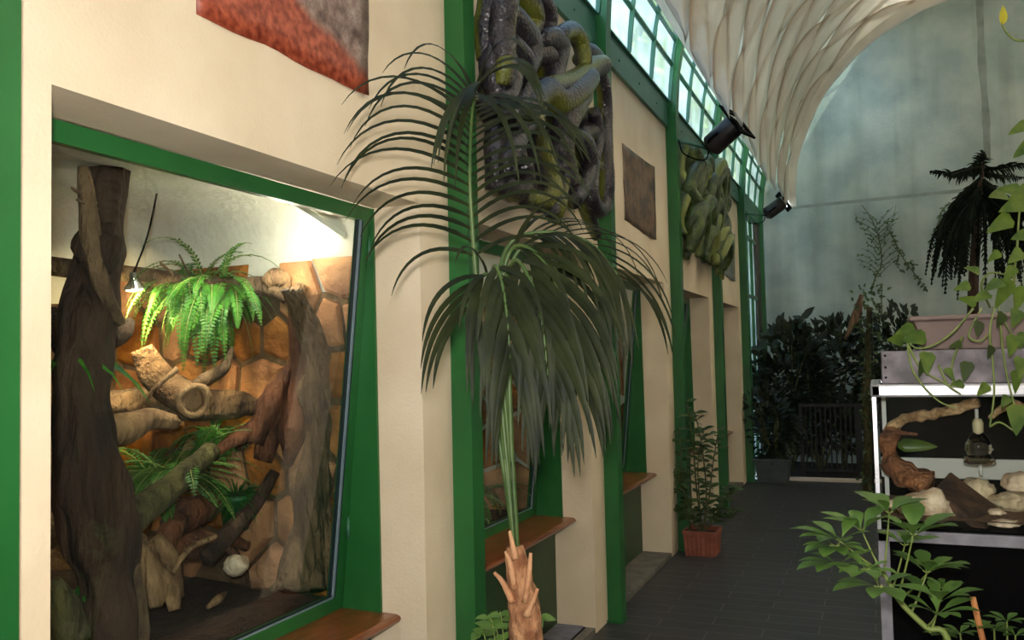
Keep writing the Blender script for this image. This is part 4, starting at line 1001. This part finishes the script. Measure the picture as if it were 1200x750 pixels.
for (a, z) in ((.17, .0), (.2, .27), (.22, .27), (.22, .3), (.19, .3), (.18, .24)):
    m.v += [gpb+V((sx*a*1.05, sy*a*.7, z)) for sx, sy in ((-1, -1), (1, -1), (1, 1), (-1, 1))]
for i in range(5):
    for j in range(4): j2 = (j+1) % 4; m.f.append((i*4+j, i*4+j2, i*4+4+j2, i*4+4+j))
m.f.append((3, 2, 1, 0)); m.f.append((20, 21, 22, 23)); m.build('trough', 'greyplast', t, smooth=False, bevel=.006)
MB().box(gpb.x-.185, gpb.x+.185, gpb.y-.125, gpb.y+.125, .242, .26).build('potting_soil', 'soil', t, smooth=False)
c = B(905, 500, 11.28)
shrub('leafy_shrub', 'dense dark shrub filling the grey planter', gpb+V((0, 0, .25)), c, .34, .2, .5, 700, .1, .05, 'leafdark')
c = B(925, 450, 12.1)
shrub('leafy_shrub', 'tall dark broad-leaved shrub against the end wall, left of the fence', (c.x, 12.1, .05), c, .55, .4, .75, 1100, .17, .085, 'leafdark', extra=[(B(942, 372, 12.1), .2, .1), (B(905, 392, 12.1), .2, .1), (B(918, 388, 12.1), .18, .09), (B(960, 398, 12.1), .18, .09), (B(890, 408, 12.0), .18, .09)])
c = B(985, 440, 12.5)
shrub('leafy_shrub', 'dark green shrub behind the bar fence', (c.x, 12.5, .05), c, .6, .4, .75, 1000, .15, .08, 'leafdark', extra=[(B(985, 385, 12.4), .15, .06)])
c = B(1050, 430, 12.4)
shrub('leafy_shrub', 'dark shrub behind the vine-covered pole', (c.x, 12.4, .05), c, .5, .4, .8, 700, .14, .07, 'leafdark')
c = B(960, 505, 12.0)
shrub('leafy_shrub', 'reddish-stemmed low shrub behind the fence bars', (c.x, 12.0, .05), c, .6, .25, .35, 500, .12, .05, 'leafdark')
# vine pole in the corridor
vy = 10.2; vb = B(1017, 590, vy); vb.z = 0
t = thing('vine_pole', 'slender mossy trunk rising beside the glass tank', 'trunk', vb)
MB().tube([vb, B(1017, 520, vy), B(1015, 460, vy), B(1018, 400, vy), B(1019, 360, vy)], [.05, .045, .045, .04, .03], 12, 5, .25, 9).build('trunk', 'moss', t)
MB().tube([vb+V((.06, -.05, 0)), B(1021.5, 365, vy-.05)], .009, 8, 0).build('support_cane', 'fence', t)
m = MB()
for i in range(330):
    v = rnd.uniform(335, 590); k = 1.0 if v < 400 else .35
    p = B(1017+rnd.gauss(0, 9*k), v, vy+rnd.uniform(-.12, .12)*k); m.leaf(p, V((rnd.uniform(-1, 1), rnd.uniform(-1, .4), rnd.uniform(-.6, .6))), .06, .035, V((.1, -.8, .4)), .5, 4)
m.build('foliage', 'leaf', t)
for a, b2, r in ((0, 0, 0),):
    m = MB().tube([B(990, 398, vy), B(1003, 370, vy), B(1010, 345, vy)], [.01, .05, .02], 10, 4, .3); m.build('dry_sheath', 'bark2', t)
# wall vines
def vine(name, label, mains, twigs, mt, y, leaf=.05, per=16):
    t = thing(name, label, 'climbing vine', B(*mains[0][0], y)); ms, ml = MB(), MB()
    for pts in mains+twigs:
        P = catmull([B(u, v, y) for u, v in pts], 8); ms.tube(P, [.012, .006] if pts in mains else [.006, .003], 6, 0)
        L = sum((P[i+1]-P[i]).length for i in range(len(P)-1)); k = max(6, int(L*per))
        for i in range(k):
            p = P[int(rnd.random()*(len(P)-1))]; ml.leaf(p, V((rnd.uniform(-1, 1), rnd.uniform(-1, .0), rnd.uniform(-.8, .5))), leaf*rnd.uniform(.6, 1.2), leaf*.5, V((.1, -.8, .4)), .6, 3)
    ms.build('stem', 'vinestem', t); ml.build('foliage', mt, t); return t
mains = [[(1020, 345), (1026, 325), (1033, 308), (1030, 280), (1022, 258), (1010, 240)]]
tw = []
for i in range(11):
    v = 256+i*6.2; s = (13+5*math.sin(i*.9)); tw.append([(1029, v+6), (1029-s*.7, v-4), (1029-s*1.5, v-8)]); tw.append([(1029, v+6), (1029+s*.7, v-5), (1029+s*1.4, v-14)])
tw += [[(1035, 260), (1046, 258), (1050, 240)], [(1012, 262), (1004, 258), (1003, 250)]]
vine('climbing_vine', 'feathery vine fanning up the end wall above the thin trunk', mains, tw, 'leaf', 13.22, .05, 22)
vine('climbing_vine', 'vine trailing diagonally down the end wall to the conifer', [[(1042, 270), (1052, 290), (1060, 305), (1075, 325), (1086, 340)]], [[(1055, 295), (1050, 310), (1058, 318)], [(1064, 310), (1070, 305), (1072, 318)]], 'leaf', 13.22, .07, 40)
vine('climbing_vine', 'thin vine curling up the end wall behind the conifer', [[(1090, 285), (1100, 260), (1105, 245), (1118, 236)]], [[(1100, 262), (1110, 268), (1122, 258)], [(1097, 272), (1106, 276), (1112, 290)]], 'leaf', 13.22, .06, 40)
vine('climbing_vine', 'short upright vine sprig on the end wall right of the thin trunk', [[(1034, 375), (1033, 350), (1034, 332)]], [], 'leaf', 13.22, .06, 40)

# conifer with drooping branches behind the tank
cy = 7.2; cb = B(1140, 380, cy)
t = thing('drooping_conifer', 'dark conifer with drooping branches behind the glass tank', 'conifer', (cb.x, cy, 0))
MB().lathe([(.16, 0), (.22, .42), (.235, .42), (.235, .47), (.21, .47), (.2, .4), (0, .4)], 24, (cb.x, cy, 0)).build('pot', 'black', t)
MB().tube([(cb.x, cy, .4), B(1140, 380, cy), B(1146, 250, cy), B(1152, 190, cy)], [.05, .04, .03, .012], 10, 5, .15).build('trunk', 'bark', t)
def plume(pts, w, m, nn=46):
    P = catmull(pts, 10); N = len(P)-1
    for i in range(nn):
        x = N*(i+.5)/nn; a = int(x); p = P[a].lerp(P[min(a+1, N)], x-a); tg = (P[min(a+1, N)]-P[max(a-1, 0)]).normalized(); S = tg.cross(V((.3, -.9, .2))).normalized()
        for sd in (-1, 1): m.leaf(p, tg*rnd.uniform(.4, 1)+S*sd*rnd.uniform(.4, 1)+V((0, rnd.uniform(-.4, .4), -.35)), w*(.35+.65*math.sin(PI*(.15+.8*i/nn)))*(1-.6*(i/nn)**2)*rnd.uniform(.5, 1.25), .014, V((.3, -.9, .2)), 1.2, 3, 'strap')
    m.tube(P, [.012, .008, .004], 6, 0)
m = MB()
for e, y2 in (([(1150, 200), (1120, 203), (1090, 201)], 0), ([(1150, 200), (1180, 196), (1215, 190)], 0), ([(1150, 200), (1148, 190), (1152, 178)], 0), ([(1150, 196), (1130, 200), (1112, 206)], .3), ([(1150, 200), (1170, 205), (1200, 208)], -.3)):
    plume([B(u, v, cy-y2*k) for k, (u, v) in enumerate(e)], .1, m, 30)
for i in range(62):
    s = -1 if i % 2 else 1; k = rnd.uniform(.02, 1)**.8; yy = rnd.uniform(-.5, .5); v0 = rnd.uniform(206, 240)+6*(1-k); du = (66 if s < 0 else 80)*k; e = rnd.uniform(-14, 26)
    plume([B(1150, v0, cy), B(1150+s*du*.5, v0+10+18*k, cy+yy*.4), B(1150+s*du*.85, v0+58, cy+yy*.8), B(1150+s*du*rnd.uniform(.95, 1.05), min(352, v0+92+e), cy+yy)], rnd.uniform(.05, .09), m, 30)
m.build('needles', 'pine', t)

# ------------------------------------------------------------------ glass tank on its stand
TX0, TX1, TY0, TY1 = 1.545, 2.75, 3.067, 3.62
TZ0, TZ1 = 1.0, 1.452
st = thing('tank_stand', 'aluminium stand with black panels under the glass tank', 'stand', (2.1, 3.35, 0))
m = MB().box(TX0, TX1, TY0, TY0+.035, .985, 1.022).box(TX0, TX1, TY1-.035, TY1, .985, 1.022).box(TX0, TX0+.035, TY0, TY1, .985, 1.022).box(TX1-.035, TX1, TY0, TY1, .985, 1.022); m.build('top_frame', 'alugrey', st, smooth=False, bevel=.002)
for x in (TX0, TX1-.035):
    for y in (TY0, TY1-.035): MB().box(x, x+.035, y, y+.035, 0, .985).build('leg', 'alugrey', st, smooth=False, bevel=.002)
MB().box(TX0+.035, TX1-.035, TY0+.012, TY0+.02, .02, .985).build('front_panel', 'black', st, smooth=False)
MB().box(TX0+.012, TX0+.02, TY0+.035, TY1-.035, .02, .985).build('side_panel', 'black', st, smooth=False)
MB().box(TX0+.035, TX1-.035, TY0+.02, TY1-.02, .04, .06).build('bottom_shelf', 'black', st, smooth=False)
tk = thing('glass_tank', 'glass vivarium tank with aluminium edges on the stand', 'vivarium', (2.1, 3.35, 1.022))
z0, z1 = 1.023, TZ1
for a, b, c, d in ((TX0+.012, TX1-.012, TY0+.004, TY0+.01), (TX0+.012, TX1-.012, TY1-.01, TY1-.004)): MB().box(a, b, c, d, z0+.01, z1).build('pane', 'tankglass', tk, smooth=False)
for x in (TX0+.004, TX1-.01): MB().box(x, x+.006, TY0+.012, TY1-.012, z0+.01, z1).build('pane', 'tankglass', tk, smooth=False)
for x in (TX0, TX1-.012):
    for y in (TY0, TY1-.012): MB().box(x, x+.012, y, y+.012, z0, z1).build('corner_strip', 'alu', tk, smooth=False)
m = MB().box(TX0-.004, TX1+.004, TY0-.006, TY0+.03, z1, z1+.042).box(TX0-.004, TX1+.004, TY1-.03, TY1+.006, z1, z1+.042).box(TX0-.004, TX0+.03, TY0-.006, TY1+.006, z1, z1+.042).box(TX1-.03, TX1+.004, TY0-.006, TY1+.006, z1, z1+.042); m.build('lid_frame', 'alu', tk, smooth=False, bevel=.007)
MB().box(TX0+.03, TX1-.03, TY0+.03, TY1-.03, z1+.02, z1+.03).build('lid_mesh', 'black', tk, smooth=False)
MB().box(TX0+.012, TX1-.012, TY0+.012, TY1-.012, z0, z0+.008).build('base_plate', 'black', tk, smooth=False)
MB().box(TX0+.02, TX1-.02, TY1-.022, TY1-.012, z0+.1, z0+.175).build('back_rail', 'whitepanel', tk, smooth=False, bevel=.003)
MB().box(TX0+.02, TX1-.02, TY1-.014, TY1-.011, z0+.006, z1).build('back_panel', 'black', tk, smooth=False)
MB().box(TX0+.03, TX0+.045, TY1-.05, TY1-.025, z0+.02, z1).build('inner_post', 'whitepanel', tk, smooth=False)
m = MB(); n = 24
for i in range(n+1):
    for j in range(9): x = TX0+.014+(TX1-TX0-.028)*i/n; y = TY0+.014+(TY1-TY0-.04)*j/8; m.v.append(V((x, y, z0+.035+.01*noise.noise(V((x*12, y*12, 0))))))
for i in range(n):
    for j in range(8): q = i*9+j; m.f.append((q, q+9, q+10, q+1))
o = m.build('tank_sand', 'sand'); tag(o, 'brown sand layer on the floor of the glass tank', 'sand', None, 'stuff')
def G(u, v, y): return uy(u, v, y)
# rocks in the tank
def rock(label, u, v, y, wpx, hpx, mt, seed, dep=.8, rot=0, name='rock'):
    c = G(u, v, y); k = ppm(c); o = MB().blob(c, 1, seed, .28, 1.5, 4, (wpx/2/k, wpx/2/k*dep, hpx/2/k), rot).build(name, mt, None, off=c, smooth=True); return tag(o, label, 'rock', 'rocks in the glass tank')
zr = z0+.03
rock('largest pale rock in the tank, front left', 1087, 593, 3.2, 58, 38, 'rock', 1)
rock('grey-beige rock behind the dark slab in the tank', 1143, 575, 3.38, 40, 30, 'rockgrey', 2)
rock('wide flat beige rock at the right of the tank', 1185, 588, 3.36, 52, 24, 'rockgrey', 3)
rock('pale rock stacked on the wide flat rock', 1195, 566, 3.42, 34, 26, 'rock', 4)
rock('flat brown pebble at the left front corner of the tank', 1049, 591, 3.24, 26, 10, 'rock', 5)
rock('flat pale stone lying at the front of the tank', 1178, 613, 3.13, 34, 9, 'rock', 6)
rock('small brown stone between the big rock and the slab', 1122, 603, 3.26, 30, 22, 'slate', 7)
rock('small pale stone on the sand near the wide flat rock', 1168, 601, 3.22, 18, 10, 'rock', 8)
m = MB(); a, b = G(1102, 566, 3.3), G(1162, 612, 3.2); d = (b-a)/2; n_ = d.cross(V((0, 1, 0))).normalized()
m.obox((a+b)/2, d, V((0.03, .08, .02)), n_*.014); bm = None
o = m.build('slate_slab', 'slate', None, smooth=False, off=(a+b)/2, bevel=.006); tag(o, 'dark brown slate slab leaning among the tank rocks', 'slab')
tb = thing('tank_driftwood', 'brown driftwood arching up the left side of the tank', 'driftwood', G(1060, 570, 3.3))
MB().tube([G(1090, 568, 3.3), G(1072, 560, 3.32), G(1052, 548, 3.34), G(1042, 530, 3.36), G(1042, 510, 3.36), G(1050, 497, 3.36)], [.05, .05, .035, .028, .03, .015], 24, 12, .6, 22).build('trunk', 'tankwood', tb)
MB().tube([G(1042, 502, 3.36), G(1062, 490, 3.34), G(1090, 486, 3.3), G(1120, 479, 3.26), G(1145, 472, 3.22)], [.016, .018, .017, .016, .018], 18, 14, .5, 40).build('branch', 'tankbark', tb)
MB().tube([G(1034, 508, 3.34), G(1052, 507, 3.32), G(1075, 509, 3.3)], [.012, .017, .008], 10, 5, .3, 14, flat=.6).build('bark_shelf', 'tankwood', tb)
MB().tube([G(1160, 490, 3.3), G(1172, 480, 3.28), G(1186, 473, 3.26), G(1200, 478, 3.26)], [.008, .012, .016, .012], 10, 5, .3, 14).build('twig', 'tankbark', tb)
m = MB().leaf(G(1052, 522, 3.42), V((1, 0, .02)), .13, .05, V((0, -1, .4)), .1, 6, 'strap'); o = m.build('green_leaf', 'pothos', None, off=G(1052, 522, 3.42), solid=.004); tag(o, 'broad yellow-green leaf lying behind the tank driftwood', 'leaf')
hp = thing('hanging_feeder', 'clear glass globe with a cream cap hanging inside the tank', 'feeder', G(1146, 500, 3.35))
c = G(1146, 500, 3.35)
MB().lathe([(.016, .0), (.018, .03), (.012, .045), (0, .045)], 16, c+V((0, 0, -.018))).build('cap', 'cream', hp)
MB().tube([c+V((-.002, 0, .025)), c+V((-.002, 0, .075))], .006, 8, 0).build('rod', 'whitepanel', hp)
MB().lathe([(.012, -.015), (.03, -.03), (.045, -.055), (.047, -.075), (.04, -.095), (.048, -.098), (.052, -.1), (.05, -.122), (.042, -.126), (0, -.126)], 24, c).build('globe', glass('feeder_glass', (190, 186, 170), 2.2), hp)
MB().tube([c+V((.002, 0, -.126)), c+V((.003, 0, -.165))], .006, 8, 0).build('peg', 'whitepanel', hp)
# metal box and planter on top
mb = thing('sheet_metal_box', 'low weathered zinc box lying on the tank lid', 'box', (2.1, 3.3, TZ1+.042))
x0 = 1.578; zt = 1.602; zb = TZ1+.043
MB().box(x0, 2.7, TY0+.012, TY1-.04, zb, zt).build('body', 'sheet', mb, smooth=False, bevel=.002)
m = MB()
for z in (zb+.02, (zb+zt)/2, zt-.015): m.lathe([(.004, 0), (.003, .003), (0, .004)], 8, (x0+.012, TY0+.012, z), (0, -1, 0))
m.build('rivets', 'black', mb)
pl = thing('planter_trough', 'dusty pink plastic planter trough on the zinc box', 'planter', (2.1, 3.3, zt))
m = MB(); cx_, cy_ = 2.2, 3.3
for hx_, hy_, z in ((.485, .085, zt+.001), (.515, .105, zt+.098), (.53, .12, zt+.1), (.53, .12, zt+.115), (.508, .1, zt+.115), (.49, .09, zt+.075)):
    m.v += [V((cx_+sx*hx_, cy_+sy*hy_, z)) for sx, sy in ((-1, -1), (1, -1), (1, 1), (-1, 1))]
for i in range(5):
    for j in range(4): j2 = (j+1) % 4; m.f.append((i*4+j, i*4+j2, i*4+4+j2, i*4+4+j))
m.f.append((3, 2, 1, 0)); m.f.append((20, 21, 22, 23)); m.build('trough', 'planter', pl, smooth=False, bevel=.005)
MB().box(cx_-.488, cx_+.488, cy_-.088, cy_+.088, zt+.077, zt+.09).build('potting_soil', 'soil', pl, smooth=False)

# trailing pothos
pv = thing('trailing_pothos', 'pothos with heart leaves trailing over the planter and tank', 'climbing plant', (2.1, 3.25, zt+.08))
YV = 3.0
ms = MB(); vines = [
    [(1165, 360, 3.25), (1160, 390, 3.05), (1163, 420, 3.03), (1165, 460, 3.02), (1160, 500, 3.0)], [(1170, 360, 3.25), (1174, 400, 3.02), (1180, 440, 3.0), (1190, 480, 2.98)],
    [(1150, 362, 3.25), (1135, 392, 3.04), (1148, 400, 3.02), (1158, 392, 3.02)], [(1140, 362, 3.24), (1118, 388, 3.04), (1095, 404, 3.03), (1075, 408, 3.02), (1063, 400, 3.02)],
    [(1063, 400, 3.02), (1068, 430, 3.02), (1080, 450, 3.0), (1100, 470, 3.0), (1120, 478, 3.0)], [(1063, 402, 3.02), (1080, 432, 3.02), (1105, 448, 3.01), (1126, 462, 3.0)],
    [(1100, 428, 3.02), (1110, 450, 3.01), (1122, 460, 3.0)], [(1190, 362, 3.2), (1188, 330, 3.1), (1192, 290, 3.05), (1196, 240, 3.02), (1210, 190, 3.0)], [(1160, 360, 3.22), (1150, 335, 3.1), (1160, 320, 3.08), (1180, 322, 3.05)],
    [(1200, 48, 3.0), (1188, 46, 3.0), (1178, 36, 3.0), (1173, 26, 3.0)], [(1210, 190, 3.0), (1222, 120, 3.0), (1215, 70, 3.0), (1200, 48, 3.0)], [(1170, 365, 3.2), (1186, 392, 3.03), (1198, 405, 3.0)], [(1128, 395, 3.04), (1116, 425, 3.02), (1117, 450, 3.01)], [(1160, 500, 3.0), (1172, 495, 2.99), (1188, 505, 2.98)]]
for q in vines: ms.tube([uy(*p) for p in q], [.004, .0025], 6, 6)
ms.build('vine', 'stem', pv)
leaves = [(1060, 388, 24, 200, 0), (1072, 396, 26, 185, 0), (1050, 398, 22, 170, 0), (1086, 424, 26, 255, 0), (1080, 430, 18, 250, 1), (1113, 438, 16, 300, 0), (1132, 434, 22, 250, 1), (1122, 450, 16, 180, 0), (1152, 456, 18, 215, 0),
    (1175, 342, 34, 240, 0), (1150, 348, 22, 200, 0), (1135, 352, 20, 160, 0), (1195, 348, 26, 250, 0), (1128, 336, 18, 190, 0), (1165, 334, 24, 200, 0), (1190, 300, 24, 210, 0), (1172, 262, 30, 205, 0), (1188, 240, 32, 195, 0), (1170, 228, 26, 185, 0), (1196, 226, 26, 200, 0), (1184, 222, 24, 170, 0),
    (1196, 150, 26, 200, 0), (1200, 175, 26, 210, 0), (1195, 430, 26, 250, 0), (1190, 446, 24, 260, 0), (1192, 490, 34, 250, 0), (1178, 470, 18, 220, 0), (1172, 374, 20, 230, 1), (1146, 384, 18, 250, 1), (1160, 412, 16, 240, 1), (1186, 404, 24, 250, 0), (1120, 404, 14, 190, 1), (1198, 398, 20, 240, 0), (1140, 316, 18, 160, 0), (1196, 276, 22, 190, 0), (1190, 372, 24, 235, 0), (1165, 300, 16, 215, 0), (1183, 320, 20, 230, 0)]
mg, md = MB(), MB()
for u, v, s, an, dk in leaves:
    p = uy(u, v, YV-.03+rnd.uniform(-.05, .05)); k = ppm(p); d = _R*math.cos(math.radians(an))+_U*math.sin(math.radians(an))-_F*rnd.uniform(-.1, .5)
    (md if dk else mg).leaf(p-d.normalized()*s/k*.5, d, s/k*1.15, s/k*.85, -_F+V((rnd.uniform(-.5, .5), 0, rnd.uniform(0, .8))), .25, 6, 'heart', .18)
mg.build('leaves', 'pothos', pv); md.build('painted_shade_leaves', 'pothosdark', pv)
m = MB(); p = uy(1174, 30, 3.0); k = ppm(p); m.leaf(p, _U+_R*.05, 24/k, 10/k, -_F, .1, 6, 'ovate', .5); m.build('young_yellow_leaf', 'yellowleaf', pv)

# umbrella tree in the foreground
SY = 2.35
sb = uy(1128, 780, SY); sb.z = 0
um = thing('umbrella_plant', 'umbrella plant with fingered leaves reaching in front of the tank stand', 'potted plant', (sb.x, SY, 0))
MB().lathe([(.11, 0), (.14, .24), (.152, .24), (.152, .28), (.135, .28), (.13, .22), (0, .22)], 24, (sb.x, SY, 0)).build('pot', 'terra', um)
MB().lathe([(0, .245), (.128, .24), (.128, .22)], 20, (sb.x, SY, 0)).build('potting_soil', 'soil', um)
def S(u, v, y=SY): return uy(u, v, y)
MB().tube([(sb.x, SY, .22), (sb.x+.02, SY, .45), S(1115, 762), S(1085, 735), S(1055, 705), S(1036, 672)], [.01, .009, .0075, .007, .0065, .005], 10, 6, .1, 30).build('stem', 'stem', um)
whorls = [((1036, 672), (985, 634), 34, -.05), ((1036, 675), (1010, 622), 30, .05), ((1036, 672), (1042, 602), 30, .1), ((1052, 702), (1070, 628), 34, .0), ((1046, 690), (1060, 640), 24, .12), ((1034, 670), (982, 662), 32, -.1), ((1034, 675), (1015, 668), 24, -.14),
    ((1068, 718), (1086, 672), 30, .06), ((1058, 700), (1090, 668), 22, .14), ((1085, 735), (1098, 720), 28, .0), ((1092, 738), (1100, 706), 28, .04), ((1040, 688), (1030, 688), 32, -.12), ((1090, 742), (1105, 690), 12, .1), ((985, 634), (978, 640), 26, -.08)]
mp, ml = MB(), MB()
for (a, b_, s, dy) in whorls:
    p0, p1 = S(*a), S(b_[0], b_[1], SY+dy-.04); k = ppm(p1); mp.tube([p0, (p0+p1)/2+V((0, 0, -.004)), p1], [.003, .002], 6, 4)
    out = (p1-p0).normalized()
    nl = 7
    for i in range(nl):
        an = 2*PI*i/nl+rnd.uniform(-.2, .2); ax1 = V((1, 0, 0)); d = V((math.cos(an), math.sin(an)*.9, .15))+out*.55
        ln = s/k*1.45*rnd.uniform(.75, 1.1)*(1.1 if d.dot(out) > .4 else .85); d.normalize(); q0 = p1+d*.012
        mp.tube([p1, q0], .0012, 5, 0); ml.leaf(q0, d, ln, ln*.45, V((0, 0, 1)), .55, 6, 'obovate', .2)
mp.build('leaf_stalk', 'stem', um); ml.build('leaflets', 'leafmid', um)
# small low leaves at the lower right corner and the cane
sb2 = uy(1168, 780, 2.5); sb2.z = 0
lw = thing('umbrella_plant', 'low umbrella plant in the lower right corner beside the cane', 'potted plant', (sb2.x, 2.5, 0))
MB().lathe([(.1, 0), (.13, .22), (.14, .22), (.14, .26), (.125, .26), (.12, .2), (0, .2)], 24, (sb2.x, 2.5, 0)).build('pot', 'terra', lw)
MB().lathe([(0, .225), (.118, .22), (.118, .2)], 20, (sb2.x, 2.5, 0)).build('potting_soil', 'soil', lw)
mp, ml = MB(), MB()
for u, v, s in ((1125, 742, 24), (1165, 738, 26), (1180, 728, 26), (1150, 735, 20), (1190, 745, 26), (1105, 745, 22)):
    p1 = S(u, v, 2.5); k = ppm(p1); mp.tube([(sb2.x, 2.5, .22), (sb2.x*.5+p1.x*.5, 2.5, .45), p1], [.005, .002], 6, 4)
    for i in range(6):
        an = 2*PI*i/6+rnd.uniform(-.2, .2); d = V((math.cos(an), math.sin(an)*.8, .35)); ln = s/k; ml.leaf(p1, d, ln, ln*.36, V((0, 0, 1)), .5, 6, 'obovate', .2)
mp.build('stem', 'stem', lw); ml.build('leaflets', 'leafmid', lw)
a, b = uy(1140, 700, 2.5), uy(1154, 760, 2.5); d = (b-a).normalized()
m = MB().tube([a, a+d*((a.z-.24)/-d.z)], [.0075, .0085], 10, 0)
m2 = MB()
c_ = thing('bamboo_cane', 'orange bamboo cane standing in the lower right corner', 'cane', a)
m.build('cane', 'bamboo', c_)
for s in (.14, .3): m2.tube([a+d*s, a+d*(s+.006)], .0098, 10, 0)
m2.build('node', 'stub', c_)

# ------------------------------------------------------------------ outside
struct(MB().quad((-30, -20, -.15), (-2.2, -20, -.15), (-2.2, 40, -.15), (-30, 40, -.15)).build('ground', 'ground', smooth=False), 'ground outside the glazed hall')
TR = [(-3.4, 15.0, 7.2, 2.4), (-4.4, 20.0, 8.6, 2.8), (-2.9, 25.0, 8.8, 2.8), (-5.6, 29.0, 10.0, 3.2), (-3.4, 33.0, 10.5, 3.2), (-2.8, 10.5, 5.6, 1.6)]
TLAB = ['sunlit tree outside, seen through the clerestory above the black snake relief', 'sunlit tree outside, seen through the clerestory left of the large spotlight', 'sunlit tree outside, seen behind the large spotlight', 'sunlit tree standing furthest from the glass wall', 'tallest sunlit tree outside, beyond the end of the hall', 'smallest sunlit tree outside, closest to the glass wall']
for (x, y, h, r), lab in zip(TR, TLAB):
    t = thing('garden_tree', lab, 'tree', (x, y, -.15), 'garden trees outside the glass')
    MB().tube([(x, y, -.15), (x+.1, y, h*.45), (x, y+.1, h)], [.16, .12, .04], 10, 5, .15).build('trunk', 'bark2', t)
    m = MB()
    for i in range(3600):
        q = V((rnd.gauss(0, .5), rnd.gauss(0, .5), rnd.gauss(0, .5))); p = V((x, y, h))+q*r
        m.leaf(p, V((rnd.uniform(-1, 1), rnd.uniform(-1, 1), rnd.uniform(-1, .4))), .3, .18, V((rnd.uniform(-1, 1), rnd.uniform(-1, 1), 1)), .3, 2)
    m.build('crown', 'outleaf', t)

# pieces that belong to a part hang under that part
for child, par in (('filter_frame', 'body'), ('lit_lens', 'body'), ('bulb', 'reflector'), ('potting_soil', 'pot'), ('potting_soil', 'trough'), ('hinge', 'side_panel'), ('node', 'cane'), ('leaf_stub', 'trunk'), ('lit_tube', 'fitting'), ('peg', 'globe'), ('rivets', 'body'), ('side_branch', 'cork_tube'), ('open_end', 'cork_tube'), ('twig', 'trunk'), ('twig', 'bough'), ('peeled_knot', 'bough'), ('seal', 'frame'), ('glazing_strip', 'frame'), ('leaflets', 'leaf_stalk'), ('lid_mesh', 'lid_frame')):
    for root in [o for o in C.objects if o.parent is None]:
        kids = list(root.children); ps = [o for o in kids if o.name.split('.')[0] == par]
        if ps:
            for o in kids:
                if o.name.split('.')[0] == child: o.parent = ps[0]

# ------------------------------------------------------------------ light
wd = bpy.data.worlds.new('sky'); SC.world = wd; wd.use_nodes = True; nt = wd.node_tree
bg = nt.nodes['Background']; sk = nt.nodes.new('ShaderNodeTexSky'); sk.sky_type = 'NISHITA'; sk.sun_disc = False; sk.sun_elevation = math.radians(48); sk.sun_rotation = math.radians(120); sk.air_density = 1.2; sk.dust_density = 2
nt.links.new(sk.outputs[0], bg.inputs[0]); bg.inputs[1].default_value = 1.0
def light(name, kind, loc, energy, color=(1, 1, 1), aim=None, **kw):
    ld = bpy.data.lights.new(name, kind); ld.energy = energy; ld.color = color
    for k, v in kw.items(): setattr(ld, k, v)
    o = bpy.data.objects.new(name, ld); C.objects.link(o); o.location = loc
    if aim is not None: o.rotation_euler = (V(aim)-V(loc)).to_track_quat('-Z', 'Y').to_euler()
    return o
light('sun', 'SUN', (8, -6, 12), 8, (1, .93, .82), (0, 3.5, 0), angle=.02)
# the photographer's flash, just above the lens
light('camera_flash', 'AREA', CAM+V((0, -.05, .12)), 27, (1, .96, .9), CAM+_F*4+V((-.6, 0, .1)), size=.08, spread=math.radians(150))
light('terrarium_tube_light', 'POINT', T(371, 268, -.5)+V((-.1, -.12, -.14)), 2.6, (1, .9, .72), shadow_soft_size=.04)
light('terrarium_reflector_light', 'SPOT', T(157, 339, -1.08)+V((.02, -.05, -.03)), 22, (1, .74, .38), T(170, 420, -1.35), spot_size=math.radians(120), spot_blend=.6, shadow_soft_size=.03)
light('fern_fill_light', 'SPOT', T(205, 300, -.75)+V((0, 0, .15)), 22, (1, .86, .62), T(225, 480, -1.0), spot_size=math.radians(75), spot_blend=.7, shadow_soft_size=.03)  # unseen spot with no lamp body, brightens the ferns
for k in (1, 2): light('terrarium_fill_light', 'POINT', (-.8, posts[k]+1.2, 2.1), 2, (1, .84, .6), shadow_soft_size=.05)  # unseen fill light, these terrariums hold no lamp body
light('wall_wash_light', 'SPOT', s3+V((.03, .08, -.05)), 14, (.72, .92, 1), s3+V((.35, 1.5, -.9)), spot_size=math.radians(70), spot_blend=1, shadow_soft_size=.03)
light('wall_wash_light', 'SPOT', s2+V((.12, .05, .08)), 26, (.75, .92, 1), V((.5, FARY, 2.6)), spot_size=math.radians(80), spot_blend=1, shadow_soft_size=.05)

SC.view_settings.view_transform = 'Standard'; SC.view_settings.look = 'None'; SC.view_settings.gamma = 1; SC.view_settings.use_curve_mapping = False
SC.view_settings.exposure = .75
SC.cycles.use_denoising = True
SC.cycles.max_bounces = 8; SC.cycles.transparent_max_bounces = 12
SC.cycles.sample_clamp_indirect = 6
